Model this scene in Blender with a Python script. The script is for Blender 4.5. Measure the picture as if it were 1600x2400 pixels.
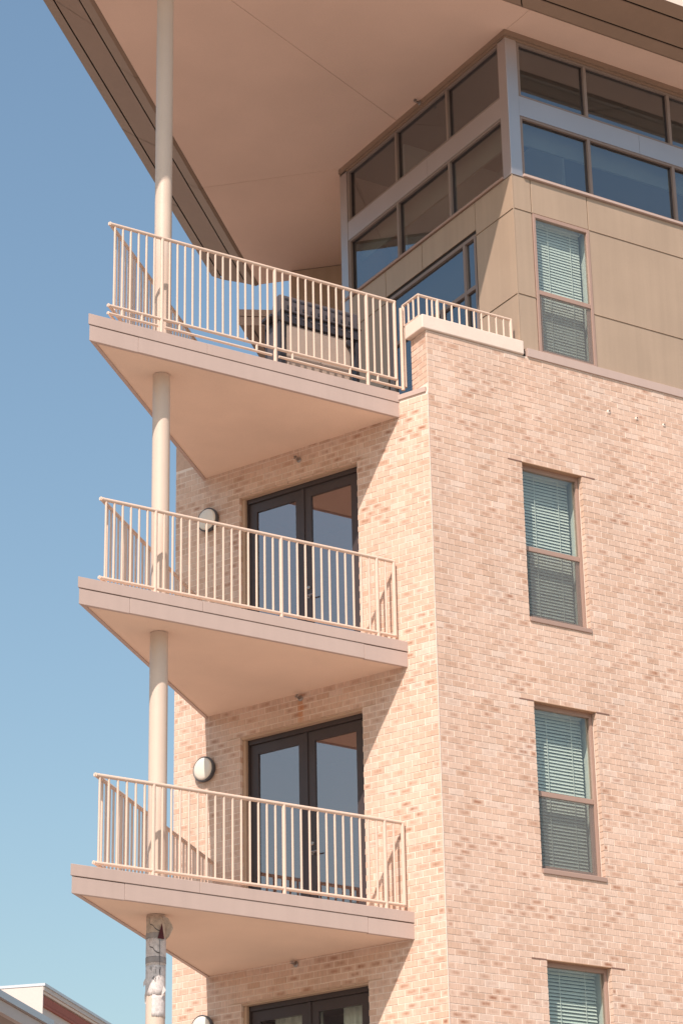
import bpy, math, random
from mathutils import Vector, Matrix
random.seed(7)
scene = bpy.context.scene
for o in list(bpy.data.objects):
    bpy.data.objects.remove(o, do_unlink=True)
COL = scene.collection
R = math.radians

# ---------------------------------------------------------------- camera
CAM = Vector((-16.477, -24.295, 1.6))
def cam_axes(yaw, pitch, roll):
    fw = Vector((math.cos(yaw)*math.cos(pitch), math.sin(yaw)*math.cos(pitch), math.sin(pitch)))
    rt = Vector((math.sin(yaw), -math.cos(yaw), 0)); up = rt.cross(fw)
    return (math.cos(roll)*rt + math.sin(roll)*up, -math.sin(roll)*rt + math.cos(roll)*up, fw)
CR, CU, CF = cam_axes(R(58.06), R(22.857), R(-1.1368))
cd = bpy.data.cameras.new('camera'); cam = bpy.data.objects.new('camera', cd); COL.objects.link(cam)
cam.matrix_world = Matrix(((CR.x, CU.x, -CF.x, CAM.x), (CR.y, CU.y, -CF.y, CAM.y), (CR.z, CU.z, -CF.z, CAM.z), (0, 0, 0, 1)))
cd.sensor_fit = 'VERTICAL'; cd.sensor_height = 36.0; cd.sensor_width = 24.0
cd.lens = 5969.0/2400.0*36.0; cd.clip_end = 4000.0; cd.clip_start = 0.1
scene.camera = cam
def proj(p):
    d = Vector(p) - CAM; w = d.dot(CF)
    return (800 + 5969*d.dot(CR)/w, 1200 - 5969*d.dot(CU)/w)

# ---------------------------------------------------------------- light
SUN_AZ, SUN_EL = 39.2, 48.3            # azimuth the light travels towards, elevation
world = bpy.data.worlds.new('World'); scene.world = world; world.use_nodes = True
wn = world.node_tree.nodes; wl = world.node_tree.links
bg = wn['Background']; sky = wn.new('ShaderNodeTexSky'); sky.sky_type = 'NISHITA'; sky.sun_disc = False
sky.sun_elevation = R(SUN_EL); sky.sun_rotation = R(90 - (SUN_AZ + 180))
sky.altitude = 100; sky.air_density = 1.7; sky.dust_density = 2.2; sky.ozone_density = 1.5
tint = wn.new('ShaderNodeMix'); tint.data_type = 'RGBA'; tint.blend_type = 'MULTIPLY'; tint.inputs[0].default_value = 1.0; tint.inputs[7].default_value = (0.995, 1.068, 1.095, 1)   # white balance of the whole sky
wl.new(sky.outputs[0], tint.inputs[6]); wl.new(tint.outputs[2], bg.inputs[0]); bg.inputs[1].default_value = 0.118
sd = bpy.data.lights.new('sun', 'SUN'); sd.energy = 5.0; sd.angle = R(0.5); sd.color = (1.0, 0.865, 0.765)
sun = bpy.data.objects.new('sun', sd); COL.objects.link(sun)
ldir = Vector((math.cos(R(SUN_AZ))*math.cos(R(SUN_EL)), math.sin(R(SUN_AZ))*math.cos(R(SUN_EL)), -math.sin(R(SUN_EL))))
sun.rotation_euler = ldir.to_track_quat('-Z', 'Y').to_euler(); sun.location = (-20, -15, 40)
scene.view_settings.view_transform = 'Standard'; scene.view_settings.look = 'None'
scene.view_settings.exposure = 0.18; scene.view_settings.gamma = 1.0; scene.view_settings.use_curve_mapping = False
scene.render.engine = 'CYCLES'
scene.cycles.max_bounces = 8; scene.cycles.transparent_max_bounces = 12; scene.cycles.diffuse_bounces = 4

# ---------------------------------------------------------------- helpers
def tag(o, label=None, cat=None, group=None, kind=None):
    if label: o['label'] = label
    if cat: o['category'] = cat
    if group: o['group'] = group
    if kind: o['kind'] = kind
    return o
def empty(name, loc=(0, 0, 0), rz=0.0, parent=None):
    o = bpy.data.objects.new(name, None); COL.objects.link(o); o.location = loc; o.rotation_euler = (0, 0, rz)
    o.empty_display_size = 0.2
    if parent: o.parent = parent
    return o
def vaz(a): return Vector((math.cos(R(a)), math.sin(R(a)), 0))
ZV = Vector((0, 0, 1))
class MB:
    def __init__(s): s.v = []; s.f = []; s.uv = []; s.rnd = []
    def quad(s, a, b, c, d):
        n = len(s.v); s.v += [tuple(a), tuple(b), tuple(c), tuple(d)]; s.f.append((n, n+1, n+2, n+3))
    def poly(s, pts):
        n = len(s.v); s.v += [tuple(p) for p in pts]; s.f.append(tuple(range(n, n+len(pts))))
    def box(s, o, a, b, c):
        o, a, b, c = Vector(o), Vector(a), Vector(b), Vector(c)
        if a.cross(b).dot(c) < 0: a, b = b, a
        P = [o, o+a, o+a+b, o+b]; P += [p+c for p in P]; n = len(s.v); s.v += [tuple(p) for p in P]
        for f in ((3,2,1,0),(4,5,6,7),(0,1,5,4),(1,2,6,5),(2,3,7,6),(3,0,4,7)): s.f.append(tuple(n+i for i in f))
        return s
    def bx(s, x0, x1, y0, y1, z0, z1): return s.box((x0,y0,z0),(x1-x0,0,0),(0,y1-y0,0),(0,0,z1-z0))
    def prism(s, pts, z0, z1):
        a = sum(pts[i][0]*pts[(i+1)%len(pts)][1]-pts[(i+1)%len(pts)][0]*pts[i][1] for i in range(len(pts)))
        if a < 0: pts = pts[::-1]
        n = len(s.v); k = len(pts)
        s.v += [(p[0],p[1],z0) for p in pts] + [(p[0],p[1],z1) for p in pts]
        s.f.append(tuple(n+i for i in range(k))[::-1]); s.f.append(tuple(n+k+i for i in range(k)))
        for i in range(k):
            j = (i+1) % k; s.f.append((n+i, n+j, n+k+j, n+k+i))
        return s
    def tube(s, p0, p1, r, n=10, r1=None):
        p0, p1 = Vector(p0), Vector(p1); r1 = r if r1 is None else r1
        d = (p1-p0).normalized(); a = d.orthogonal().normalized(); b = d.cross(a); m = len(s.v)
        for p, q in ((p0, r), (p1, r1)):
            for i in range(n):
                t = 2*math.pi*i/n; s.v.append(tuple(p + (a*math.cos(t)+b*math.sin(t))*q))
        for i in range(n):
            j = (i+1) % n; s.f.append((m+i, m+j, m+n+j, m+n+i))
        k = len(s.v); s.v += s.v[m:m+2*n]                     # caps on their own vertices so the sides shade straight
        s.f.append(tuple(k+i for i in range(n))[::-1]); s.f.append(tuple(k+n+i for i in range(n)))
        return s
    def lathe(s, o, axis, prof, n=24):
        o, axis = Vector(o), Vector(axis).normalized(); a = axis.orthogonal().normalized(); b = axis.cross(a); m = len(s.v)
        for (r, h) in prof:
            for i in range(n):
                t = 2*math.pi*i/n; s.v.append(tuple(o + axis*h + (a*math.cos(t)+b*math.sin(t))*r))
        for k in range(len(prof)-1):
            for i in range(n):
                j = (i+1) % n; s.f.append((m+k*n+i, m+k*n+j, m+(k+1)*n+j, m+(k+1)*n+i))
        s.f.append(tuple(m+i for i in range(n))[::-1]); e = m+(len(prof)-1)*n; s.f.append(tuple(e+i for i in range(n)))
        return s
    def mesh(s, name, mat, smooth=False):
        me = bpy.data.meshes.new(name); me.from_pydata(s.v, [], s.f); me.update()
        if s.uv:
            l = me.uv_layers.new(name='UVMap'); l.data.foreach_set('uv', [c for u in s.uv for c in u])
        if s.rnd:
            at = me.attributes.new('rnd', 'FLOAT', 'FACE'); at.data.foreach_set('value', s.rnd)
        if mat: me.materials.append(mat)
        if smooth:
            me.polygons.foreach_set('use_smooth', [len(p.vertices) == 4 for p in me.polygons])
        return me
    def build(s, name, mat, parent=None, smooth=False, bevel=0.0, loc=None):
        o = bpy.data.objects.new(name, s.mesh(name, mat, smooth)); COL.objects.link(o)
        if parent: o.parent = parent
        if loc is not None: o.location = loc
        if bevel:
            m = o.modifiers.new('bevel', 'BEVEL'); m.width = bevel; m.segments = 2; m.limit_method = 'ANGLE'
        return o
def inst(name, me, parent, loc, rz=0.0):
    o = bpy.data.objects.new(name, me); COL.objects.link(o); o.parent = parent; o.location = loc; o.rotation_euler = (0, 0, rz); return o

# ---------------------------------------------------------------- materials
def newmat(name):
    m = bpy.data.materials.new(name); m.use_nodes = True
    return m, m.node_tree.nodes, m.node_tree.links, m.node_tree.nodes['Principled BSDF']
def nd(N, t, **k):
    n = N.new(t)
    for a, b in k.items(): setattr(n, a, b)
    return n
def mat(name, col, rough=0.6, var=0.06, scale=3.0, fine=0.0, bump=0.0, bscale=120.0, metal=0.0, spec=0.4, streak=0.0):
    """flat colour with large soft blotches, fine grain and optional fine relief / vertical weather streaks"""
    m, N, L, P = newmat(name)
    P.inputs['Roughness'].default_value = rough; P.inputs['Metallic'].default_value = metal
    P.inputs['Specular IOR Level'].default_value = spec
    geo = nd(N, 'ShaderNodeNewGeometry')
    n1 = nd(N, 'ShaderNodeTexNoise'); n1.inputs['Scale'].default_value = scale; n1.inputs['Detail'].default_value = 5
    L.new(geo.outputs['Position'], n1.inputs['Vector'])
    mr = nd(N, 'ShaderNodeMapRange'); mr.inputs['From Min'].default_value = 0.25; mr.inputs['From Max'].default_value = 0.75
    mr.inputs['To Min'].default_value = 1-var; mr.inputs['To Max'].default_value = 1+var
    L.new(n1.outputs['Fac'], mr.inputs['Value'])
    val = mr.outputs['Result']
    if fine:
        n2 = nd(N, 'ShaderNodeTexNoise'); n2.inputs['Scale'].default_value = 90; n2.inputs['Detail'].default_value = 3
        L.new(geo.outputs['Position'], n2.inputs['Vector'])
        m2 = nd(N, 'ShaderNodeMapRange'); m2.inputs['From Min'].default_value = 0.3; m2.inputs['From Max'].default_value = 0.7
        m2.inputs['To Min'].default_value = 1-fine; m2.inputs['To Max'].default_value = 1+fine; L.new(n2.outputs['Fac'], m2.inputs['Value'])
        mu = nd(N, 'ShaderNodeMath', operation='MULTIPLY'); L.new(val, mu.inputs[0]); L.new(m2.outputs['Result'], mu.inputs[1]); val = mu.outputs[0]
    if streak:
        mp = nd(N, 'ShaderNodeMapping'); mp.inputs['Scale'].default_value = (9, 9, 0.35); L.new(geo.outputs['Position'], mp.inputs['Vector'])
        n3 = nd(N, 'ShaderNodeTexNoise'); n3.inputs['Scale'].default_value = 1.0; n3.inputs['Detail'].default_value = 4; L.new(mp.outputs[0], n3.inputs['Vector'])
        m3 = nd(N, 'ShaderNodeMapRange'); m3.inputs['From Min'].default_value = 0.35; m3.inputs['From Max'].default_value = 0.7
        m3.inputs['To Min'].default_value = 1-streak; m3.inputs['To Max'].default_value = 1+streak*0.4; L.new(n3.outputs['Fac'], m3.inputs['Value'])
        mu = nd(N, 'ShaderNodeMath', operation='MULTIPLY'); L.new(val, mu.inputs[0]); L.new(m3.outputs['Result'], mu.inputs[1]); val = mu.outputs[0]
    mx = nd(N, 'ShaderNodeMix', data_type='RGBA', blend_type='MULTIPLY'); mx.inputs[0].default_value = 1.0
    mx.inputs[6].default_value = (*col, 1); L.new(val, mx.inputs[7]); L.new(mx.outputs[2], P.inputs['Base Color'])
    if bump:
        nb = nd(N, 'ShaderNodeTexNoise'); nb.inputs['Scale'].default_value = bscale; nb.inputs['Detail'].default_value = 3
        L.new(geo.outputs['Position'], nb.inputs['Vector'])
        bp = nd(N, 'ShaderNodeBump'); bp.inputs['Strength'].default_value = bump; bp.inputs['Distance'].default_value = 0.004
        L.new(nb.outputs['Fac'], bp.inputs['Height']); L.new(bp.outputs[0], P.inputs['Normal'])
    return m
def glass_mat(name, tint, base=0.12, gain=1.4, rough=0.015, wob=0.0, refl=(0.92, 0.95, 1)):
    m, N, L, P = newmat(name); out = N['Material Output']; N.remove(P)
    tr = nd(N, 'ShaderNodeBsdfTransparent'); tr.inputs[0].default_value = (*[math.sqrt(c) for c in tint], 1)   # two faces per pane
    gl = nd(N, 'ShaderNodeBsdfGlossy'); gl.inputs['Roughness'].default_value = rough; gl.inputs[0].default_value = (*refl, 1)
    fr = nd(N, 'ShaderNodeFresnel'); fr.inputs[0].default_value = 1.52
    ma = nd(N, 'ShaderNodeMath', operation='MULTIPLY_ADD', use_clamp=True); ma.inputs[1].default_value = gain; ma.inputs[2].default_value = base
    L.new(fr.outputs[0], ma.inputs[0]); mx = nd(N, 'ShaderNodeMixShader')
    if wob:
        geo = nd(N, 'ShaderNodeNewGeometry'); nz = nd(N, 'ShaderNodeTexNoise'); nz.inputs['Scale'].default_value = 1.3; L.new(geo.outputs['Position'], nz.inputs['Vector'])
        bp = nd(N, 'ShaderNodeBump'); bp.inputs['Strength'].default_value = wob; bp.inputs['Distance'].default_value = 0.02
        L.new(nz.outputs['Fac'], bp.inputs['Height']); L.new(bp.outputs[0], gl.inputs['Normal'])
    gb = nd(N, 'ShaderNodeNewGeometry'); inv = nd(N, 'ShaderNodeMath', operation='SUBTRACT'); inv.inputs[0].default_value = 1.0; L.new(gb.outputs['Backfacing'], inv.inputs[1])
    mf = nd(N, 'ShaderNodeMath', operation='MULTIPLY'); L.new(ma.outputs[0], mf.inputs[0]); L.new(inv.outputs[0], mf.inputs[1])
    L.new(mf.outputs[0], mx.inputs[0]); L.new(tr.outputs[0], mx.inputs[1]); L.new(gl.outputs[0], mx.inputs[2]); L.new(mx.outputs[0], out.inputs[0])
    return m
def brick_mat(name, source, stain=None):
    m, N, L, P = newmat(name); P.inputs['Roughness'].default_value = 0.85; P.inputs['Specular IOR Level'].default_value = 0.25
    if source == 'object':
        oi = nd(N, 'ShaderNodeObjectInfo'); rnd = oi.outputs['Random']
    else:
        at = nd(N, 'ShaderNodeAttribute', attribute_name='rnd'); rnd = at.outputs['Fac']
    wn1 = nd(N, 'ShaderNodeTexWhiteNoise', noise_dimensions='1D'); L.new(rnd, wn1.inputs['W'])
    add = nd(N, 'ShaderNodeMath', operation='ADD'); add.inputs[1].default_value = 3.71; L.new(rnd, add.inputs[0])
    wn2 = nd(N, 'ShaderNodeTexWhiteNoise', noise_dimensions='1D'); L.new(add.outputs[0], wn2.inputs['W'])
    # brick body colour
    cr = nd(N, 'ShaderNodeValToRGB'); L.new(wn1.outputs['Value'], cr.inputs[0]); e = cr.color_ramp.elements
    e[0].position = 0.0; e[0].color = BR_D; e[1].position = 1.0; e[1].color = BR_P
    for p, c in ((0.16, BR_M), (0.5, BR_L), (0.86, BR_L2)):
        x = e.new(p); x.color = c
    # dark flash in the middle of some bricks
    uv = nd(N, 'ShaderNodeUVMap'); sp = nd(N, 'ShaderNodeSeparateXYZ'); L.new(uv.outputs[0], sp.inputs[0])
    def hump(sock, inner, outer):
        a = nd(N, 'ShaderNodeMath', operation='SUBTRACT'); a.inputs[1].default_value = 0.5; L.new(sock, a.inputs[0])
        b = nd(N, 'ShaderNodeMath', operation='ABSOLUTE'); L.new(a.outputs[0], b.inputs[0])
        c = nd(N, 'ShaderNodeMapRange', interpolation_type='SMOOTHSTEP'); c.inputs['From Min'].default_value = inner; c.inputs['From Max'].default_value = outer
        c.inputs['To Min'].default_value = 1; c.inputs['To Max'].default_value = 0; L.new(b.outputs[0], c.inputs['Value']); return c.outputs[0]
    hu, hv = hump(sp.outputs[0], 0.15, 0.46), hump(sp.outputs[1], 0.05, 0.5)
    geo = nd(N, 'ShaderNodeNewGeometry'); nz = nd(N, 'ShaderNodeTexNoise'); nz.inputs['Scale'].default_value = 14; nz.inputs['Detail'].default_value = 4
    L.new(geo.outputs['Position'], nz.inputs['Vector'])
    ng = nd(N, 'ShaderNodeTexNoise'); ng.inputs['Scale'].default_value = 1.1; ng.inputs['Detail'].default_value = 2; L.new(geo.outputs['Position'], ng.inputs['Vector'])
    k1 = nd(N, 'ShaderNodeMath', operation='MULTIPLY'); L.new(hu, k1.inputs[0]); L.new(hv, k1.inputs[1])
    mr = nd(N, 'ShaderNodeMapRange'); mr.inputs['From Min'].default_value = 0.34; mr.inputs['From Max'].default_value = 0.92; L.new(wn2.outputs['Value'], mr.inputs['Value'])
    k2 = nd(N, 'ShaderNodeMath', operation='MULTIPLY'); L.new(k1.outputs[0], k2.inputs[0]); L.new(mr.outputs[0], k2.inputs[1])
    mr2 = nd(N, 'ShaderNodeMapRange'); mr2.inputs['From Min'].default_value = 0.35; mr2.inputs['From Max'].default_value = 0.65; mr2.inputs['To Min'].default_value = 0.35; L.new(nz.outputs['Fac'], mr2.inputs['Value'])
    k3 = nd(N, 'ShaderNodeMath', operation='MULTIPLY', use_clamp=True); L.new(k2.outputs[0], k3.inputs[0]); L.new(mr2.outputs[0], k3.inputs[1])
    mg = nd(N, 'ShaderNodeMapRange'); mg.inputs['From Min'].default_value = 0.38; mg.inputs['From Max'].default_value = 0.62; mg.inputs['To Min'].default_value = 0.35; mg.inputs['To Max'].default_value = 1.0; L.new(ng.outputs['Fac'], mg.inputs['Value'])
    k4 = nd(N, 'ShaderNodeMath', operation='MULTIPLY', use_clamp=True); L.new(k3.outputs[0], k4.inputs[0]); L.new(mg.outputs[0], k4.inputs[1])
    mx = nd(N, 'ShaderNodeMix', data_type='RGBA'); L.new(k4.outputs[0], mx.inputs[0]); L.new(cr.outputs[0], mx.inputs[6]); mx.inputs[7].default_value = BR_F
    # wire-cut striation and grain
    mp = nd(N, 'ShaderNodeMapping'); mp.inputs['Scale'].default_value = (70, 70, 9); L.new(geo.outputs['Position'], mp.inputs['Vector'])
    ns = nd(N, 'ShaderNodeTexNoise'); ns.inputs['Scale'].default_value = 1.0; ns.inputs['Detail'].default_value = 4; L.new(mp.outputs[0], ns.inputs['Vector'])
    m4 = nd(N, 'ShaderNodeMapRange'); m4.inputs['From Min'].default_value = 0.3; m4.inputs['From Max'].default_value = 0.7; m4.inputs['To Min'].default_value = 0.86; m4.inputs['To Max'].default_value = 1.1; L.new(ns.outputs['Fac'], m4.inputs['Value'])
    mpw = nd(N, 'ShaderNodeMapping'); mpw.inputs['Scale'].default_value = (1.6, 1.6, 0.55); L.new(geo.outputs['Position'], mpw.inputs['Vector'])
    nw = nd(N, 'ShaderNodeTexNoise'); nw.inputs['Scale'].default_value = 1.0; nw.inputs['Detail'].default_value = 5; L.new(mpw.outputs[0], nw.inputs['Vector'])
    m5 = nd(N, 'ShaderNodeMapRange'); m5.inputs['From Min'].default_value = 0.3; m5.inputs['From Max'].default_value = 0.7; m5.inputs['To Min'].default_value = 0.93; m5.inputs['To Max'].default_value = 1.07; L.new(nw.outputs['Fac'], m5.inputs['Value'])
    m6 = nd(N, 'ShaderNodeMath', operation='MULTIPLY'); L.new(m4.outputs[0], m6.inputs[0]); L.new(m5.outputs[0], m6.inputs[1])
    mm = nd(N, 'ShaderNodeMix', data_type='RGBA', blend_type='MULTIPLY'); mm.inputs[0].default_value = 1.0; L.new(mx.outputs[2], mm.inputs[6]); L.new(m6.outputs[0], mm.inputs[7])
    col = mm.outputs[2]
    if stain is not None:                                    # rust running down below a pipe head
        sub = nd(N, 'ShaderNodeVectorMath', operation='SUBTRACT'); sub.inputs[1].default_value = stain; L.new(geo.outputs['Position'], sub.inputs[0])
        sc = nd(N, 'ShaderNodeVectorMath', operation='MULTIPLY'); sc.inputs[1].default_value = (14, 14, 4.2); L.new(sub.outputs[0], sc.inputs[0])
        ln = nd(N, 'ShaderNodeVectorMath', operation='LENGTH'); L.new(sc.outputs[0], ln.inputs[0])
        q = nd(N, 'ShaderNodeMapRange', interpolation_type='SMOOTHSTEP'); q.inputs['From Min'].default_value = 0.25; q.inputs['From Max'].default_value = 1.1; q.inputs['To Min'].default_value = 0.5; q.inputs['To Max'].default_value = 0; L.new(ln.outputs['Value'], q.inputs['Value'])
        qq = nd(N, 'ShaderNodeMath', operation='MULTIPLY', use_clamp=True); L.new(q.outputs[0], qq.inputs[0]); L.new(m4.outputs[0], qq.inputs[1])
        ms = nd(N, 'ShaderNodeMix', data_type='RGBA'); L.new(qq.outputs[0], ms.inputs[0]); L.new(col, ms.inputs[6]); ms.inputs[7].default_value = (0.55, 0.19, 0.045, 1); col = ms.outputs[2]
    L.new(col, P.inputs['Base Color'])
    bp = nd(N, 'ShaderNodeBump'); bp.inputs['Strength'].default_value = 0.35; bp.inputs['Distance'].default_value = 0.004; L.new(ns.outputs['Fac'], bp.inputs['Height']); L.new(bp.outputs[0], P.inputs['Normal'])
    return m
BR_D = (0.575, 0.39, 0.295, 1); BR_M = (0.615, 0.43, 0.335, 1); BR_L = (0.64, 0.455, 0.36, 1); BR_L2 = (0.655, 0.475, 0.38, 1); BR_P = (0.675, 0.52, 0.435, 1)
BR_F = (0.33, 0.15, 0.092, 1)
RUST = Vector((-0.795, 1.92, 11.79))
M = {}
M['brick_obj'] = brick_mat('brick_body', 'object'); M['brick'] = brick_mat('brick_field', 'attr'); M['brick_L'] = brick_mat('brick_field_stained', 'attr', RUST)
M['mortar'] = mat('mortar', (0.775, 0.645, 0.56), 0.9, 0.08, 6, 0.08)
M['fascia'] = mat('fascia_paint', (0.50, 0.38, 0.335), 0.45, 0.025, 2.5, 0.015, spec=0.35, streak=0.03)
M['soffit'] = mat('soffit_stucco', (0.80, 0.61, 0.49), 0.9, 0.05, 1.4, 0.035, bump=0.35, bscale=160)
M['soffit2'] = mat('roof_soffit_stucco', (0.755, 0.545, 0.445), 0.9, 0.05, 0.9, 0.035, bump=0.35, bscale=160)
M['rail'] = mat('railing_paint', (0.66, 0.50, 0.405), 0.42, 0.03, 8, spec=0.4)
M['column'] = mat('column_paint', (0.61, 0.485, 0.40), 0.45, 0.03, 3, 0.02, spec=0.4)
M['panel'] = mat('tan_metal_panel', (0.455, 0.335, 0.245), 0.48, 0.05, 1.3, 0.02, spec=0.35, streak=0.05, metal=0.2)
M['trimgrey'] = mat('grey_metal_trim', (0.50, 0.46, 0.46), 0.38, 0.03, 2.0, spec=0.5, metal=0.75)
M['frame'] = mat('window_frame_paint', (0.37, 0.25, 0.205), 0.4, 0.03, 6)
M['mull'] = mat('mullion_paint', (0.25, 0.19, 0.165), 0.4, 0.03, 6)
M['dark'] = mat('dark_joint', (0.03, 0.022, 0.018), 0.8, 0.05)
M['band'] = mat('roof_edge_metal', (0.28, 0.19, 0.14), 0.5, 0.04, 1.5, 0.02, spec=0.3, streak=0.03)
M['door'] = mat('door_dark_paint', (0.06, 0.045, 0.045), 0.38, 0.06, 5)
M['lintel'] = mat('lintel_paint', (0.42, 0.25, 0.16), 0.6, 0.05, 5)
M['trimtan'] = mat('tan_trim', (0.50, 0.35, 0.25), 0.6, 0.05, 5)
M['shadededge'] = mat('lintel_edge', (0.22, 0.125, 0.10), 0.7, 0.1, 8)  # steel angle edge, its shadow line darkened into the brown
M['coping'] = mat('cast_stone_coping', (0.74, 0.61, 0.53), 0.8, 0.04, 6, 0.05, bump=0.2)
M['slat'] = mat('blind_slat', (0.74, 0.73, 0.68), 0.5, 0.02, 5)
M['jamb'] = mat('white_jamb', (0.78, 0.76, 0.70), 0.6, 0.02, 5)
M['doorroom'] = mat('balcony_room_wall', (0.72, 0.58, 0.56), 0.9, 0.05)
M['bulkhead'] = mat('shade_bulkhead', (0.50, 0.50, 0.40), 0.8, 0.03)
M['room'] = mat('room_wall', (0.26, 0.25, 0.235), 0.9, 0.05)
M['curtain'] = mat('curtain_cloth', (0.80, 0.80, 0.74), 0.9, 0.04)
M['sealant'] = mat('white_sealant', (0.70, 0.58, 0.51), 0.6, 0.03)
M['glass_win'] = glass_mat('window_glass', (0.80, 0.88, 0.85), 0.06, 1.3, wob=0.03)
M['glass_door'] = glass_mat('door_glass', (0.52, 0.47, 0.50), 0.26, 1.3, wob=0.03, refl=(0.96, 0.84, 0.83))
M['glass_clear'] = glass_mat('clear_door_glass', (0.86, 0.88, 0.85), 0.06, 1.1, wob=0.03)
M['glass_pent'] = glass_mat('penthouse_glass', (0.44, 0.47, 0.475), 0.14, 1.4, wob=0.02)
def screen_mat():
    m, N, L, P = newmat('insect_screen'); out = N['Material Output']; N.remove(P)
    tr = nd(N, 'ShaderNodeBsdfTransparent'); df = nd(N, 'ShaderNodeBsdfDiffuse'); df.inputs[0].default_value = (0.20, 0.195, 0.19, 1)
    mx = nd(N, 'ShaderNodeMixShader'); mx.inputs[0].default_value = 0.26; L.new(tr.outputs[0], mx.inputs[1]); L.new(df.outputs[0], mx.inputs[2]); L.new(mx.outputs[0], out.inputs[0]); return m
M['screen'] = screen_mat()
M['steel'] = mat('chrome_steel', (0.34, 0.31, 0.30), 0.35, 0.03, metal=0.8)
M['lampring'] = mat('lamp_ring_black', (0.085, 0.085, 0.095), 0.4, 0.05)
M['lens'] = mat('lamp_lens', (0.74, 0.68, 0.60), 0.35, 0.02, spec=0.5)
M['grilldark'] = mat('grill_black', (0.035, 0.032, 0.038), 0.4, 0.1)
M['grillgrey'] = mat('grill_grey', (0.095, 0.08, 0.082), 0.4, 0.06)
M['grillpanel'] = mat('grill_panel', (0.36, 0.285, 0.24), 0.5, 0.05)
M['paper'] = mat('poster_paper', (0.62, 0.565, 0.55), 0.9, 0.22, 22, 0.14, bump=0.5, bscale=30)
M['paper2'] = mat('poster_paper_aged', (0.50, 0.42, 0.36), 0.9, 0.25, 20, 0.14, bump=0.5, bscale=30)
M['ink'] = mat('poster_ink', (0.11, 0.10, 0.105), 0.8, 0.3, 20)
M['inkgrey'] = mat('poster_grey_band', (0.33, 0.30, 0.295), 0.85, 0.15, 20)
M['inkred'] = mat('poster_red', (0.09, 0.02, 0.028), 0.8, 0.2, 20)
M['white'] = mat('white_stucco', (0.60, 0.535, 0.50), 0.8, 0.03, 1.0, 0.02)
M['metalblue'] = mat('grey_roof_metal', (0.55, 0.585, 0.63), 0.4, 0.04)
M['redbrick'] = mat('red_brick', (0.36, 0.12, 0.09), 0.9, 0.12, 12, 0.1)
M['darkbrick'] = mat('dark_brick', (0.17, 0.15, 0.145), 0.9, 0.12, 12, 0.1)
M['greenroof'] = mat('green_roof', (0.06, 0.16, 0.12), 0.5, 0.08)
M['ground'] = mat('concrete_pavement', (0.32, 0.265, 0.22), 0.9, 0.10, 0.2, 0.05)
M['deck'] = mat('terrace_deck', (0.22, 0.17, 0.14), 0.9, 0.06)
M['plainwall'] = mat('plain_brick_wall', (0.55, 0.37, 0.28), 0.9, 0.1, 8, 0.1)

# ---------------------------------------------------------------- setting
g = MB(); g.quad((-1500, -1500, 0), (1500, -1500, 0), (1500, 1500, 0), (-1500, 1500, 0))
tag(g.build('ground', M['ground']), kind='structure')

# ================================================================ the building
B = tag(empty('apartment_building'), 'tan brick apartment block with three wedge balconies and wide penthouse roof', 'building')
dL = vaz(112.5); nLo = vaz(202.5)                     # wall with the balcony doors: direction and outward normal
CH, BL = 0.08128, 0.2032                              # brick course, brick module
JT = 0.0110

def wall_core(name, O, u, n, u0, u1, z0, z1, holes, mat_, parent, t=0.24, back=0.0032):
    """mortar backing with openings; its face lies `back` behind the brick face"""
    us = sorted(set([u0, u1] + [h for H in holes for h in H[:2] if u0 < h < u1])); zs = sorted(set([z0, z1] + [h for H in holes for h in H[2:] if z0 < h < z1]))
    mb = MB()
    for i in range(len(us)-1):
        run = None
        for k in range(len(zs)-1):
            a, b, c, d = us[i], us[i+1], zs[k], zs[k+1]
            hole = any(H[0] <= a+1e-6 and b <= H[1]+1e-6 and H[2] <= c+1e-6 and d <= H[3]+1e-6 for H in holes)
            if hole:
                if run: mb.box(O+u*a-n*back+ZV*run[0], u*(b-a), -n*t, ZV*(run[1]-run[0]))
                run = None
            else: run = (run[0], d) if run else (c, d)
        if run: mb.box(O+u*us[i]-n*back+ZV*run[0], u*(us[i+1]-us[i]), -n*t, ZV*(run[1]-run[0]))
    return mb.build(name, mat_, parent)

def brick_list(u0, u1, z0, z1, zref, holes, topf=None, shift=0.0):
    out = []
    k0 = math.ceil((z0-zref)/CH - 1e-6); k1 = math.floor((z1-zref)/CH + 1e-6)
    for k in range(k0, k1):
        za = zref + k*CH; zb = za + CH - JT
        x = u0 + (BL/2 if k % 2 else 0) - BL + shift
        segs = [(u0, u1)]
        for H in holes:
            if H[2] < za+CH*0.5 < H[3]:
                ns = []
                for a, b in segs:
                    if H[1] <= a or H[0] >= b: ns.append((a, b))
                    else:
                        if H[0] > a: ns.append((a, H[0]))
                        if H[1] < b: ns.append((H[1], b))
                segs = ns
        while x < u1:
            for a, b in segs:
                p, q = max(x, a), min(x+BL-JT, b)
                if q-p > 0.025 and (topf is None or topf(p, q, zb)): out.append((p, q, za, zb))
            x += BL
    return out

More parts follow.
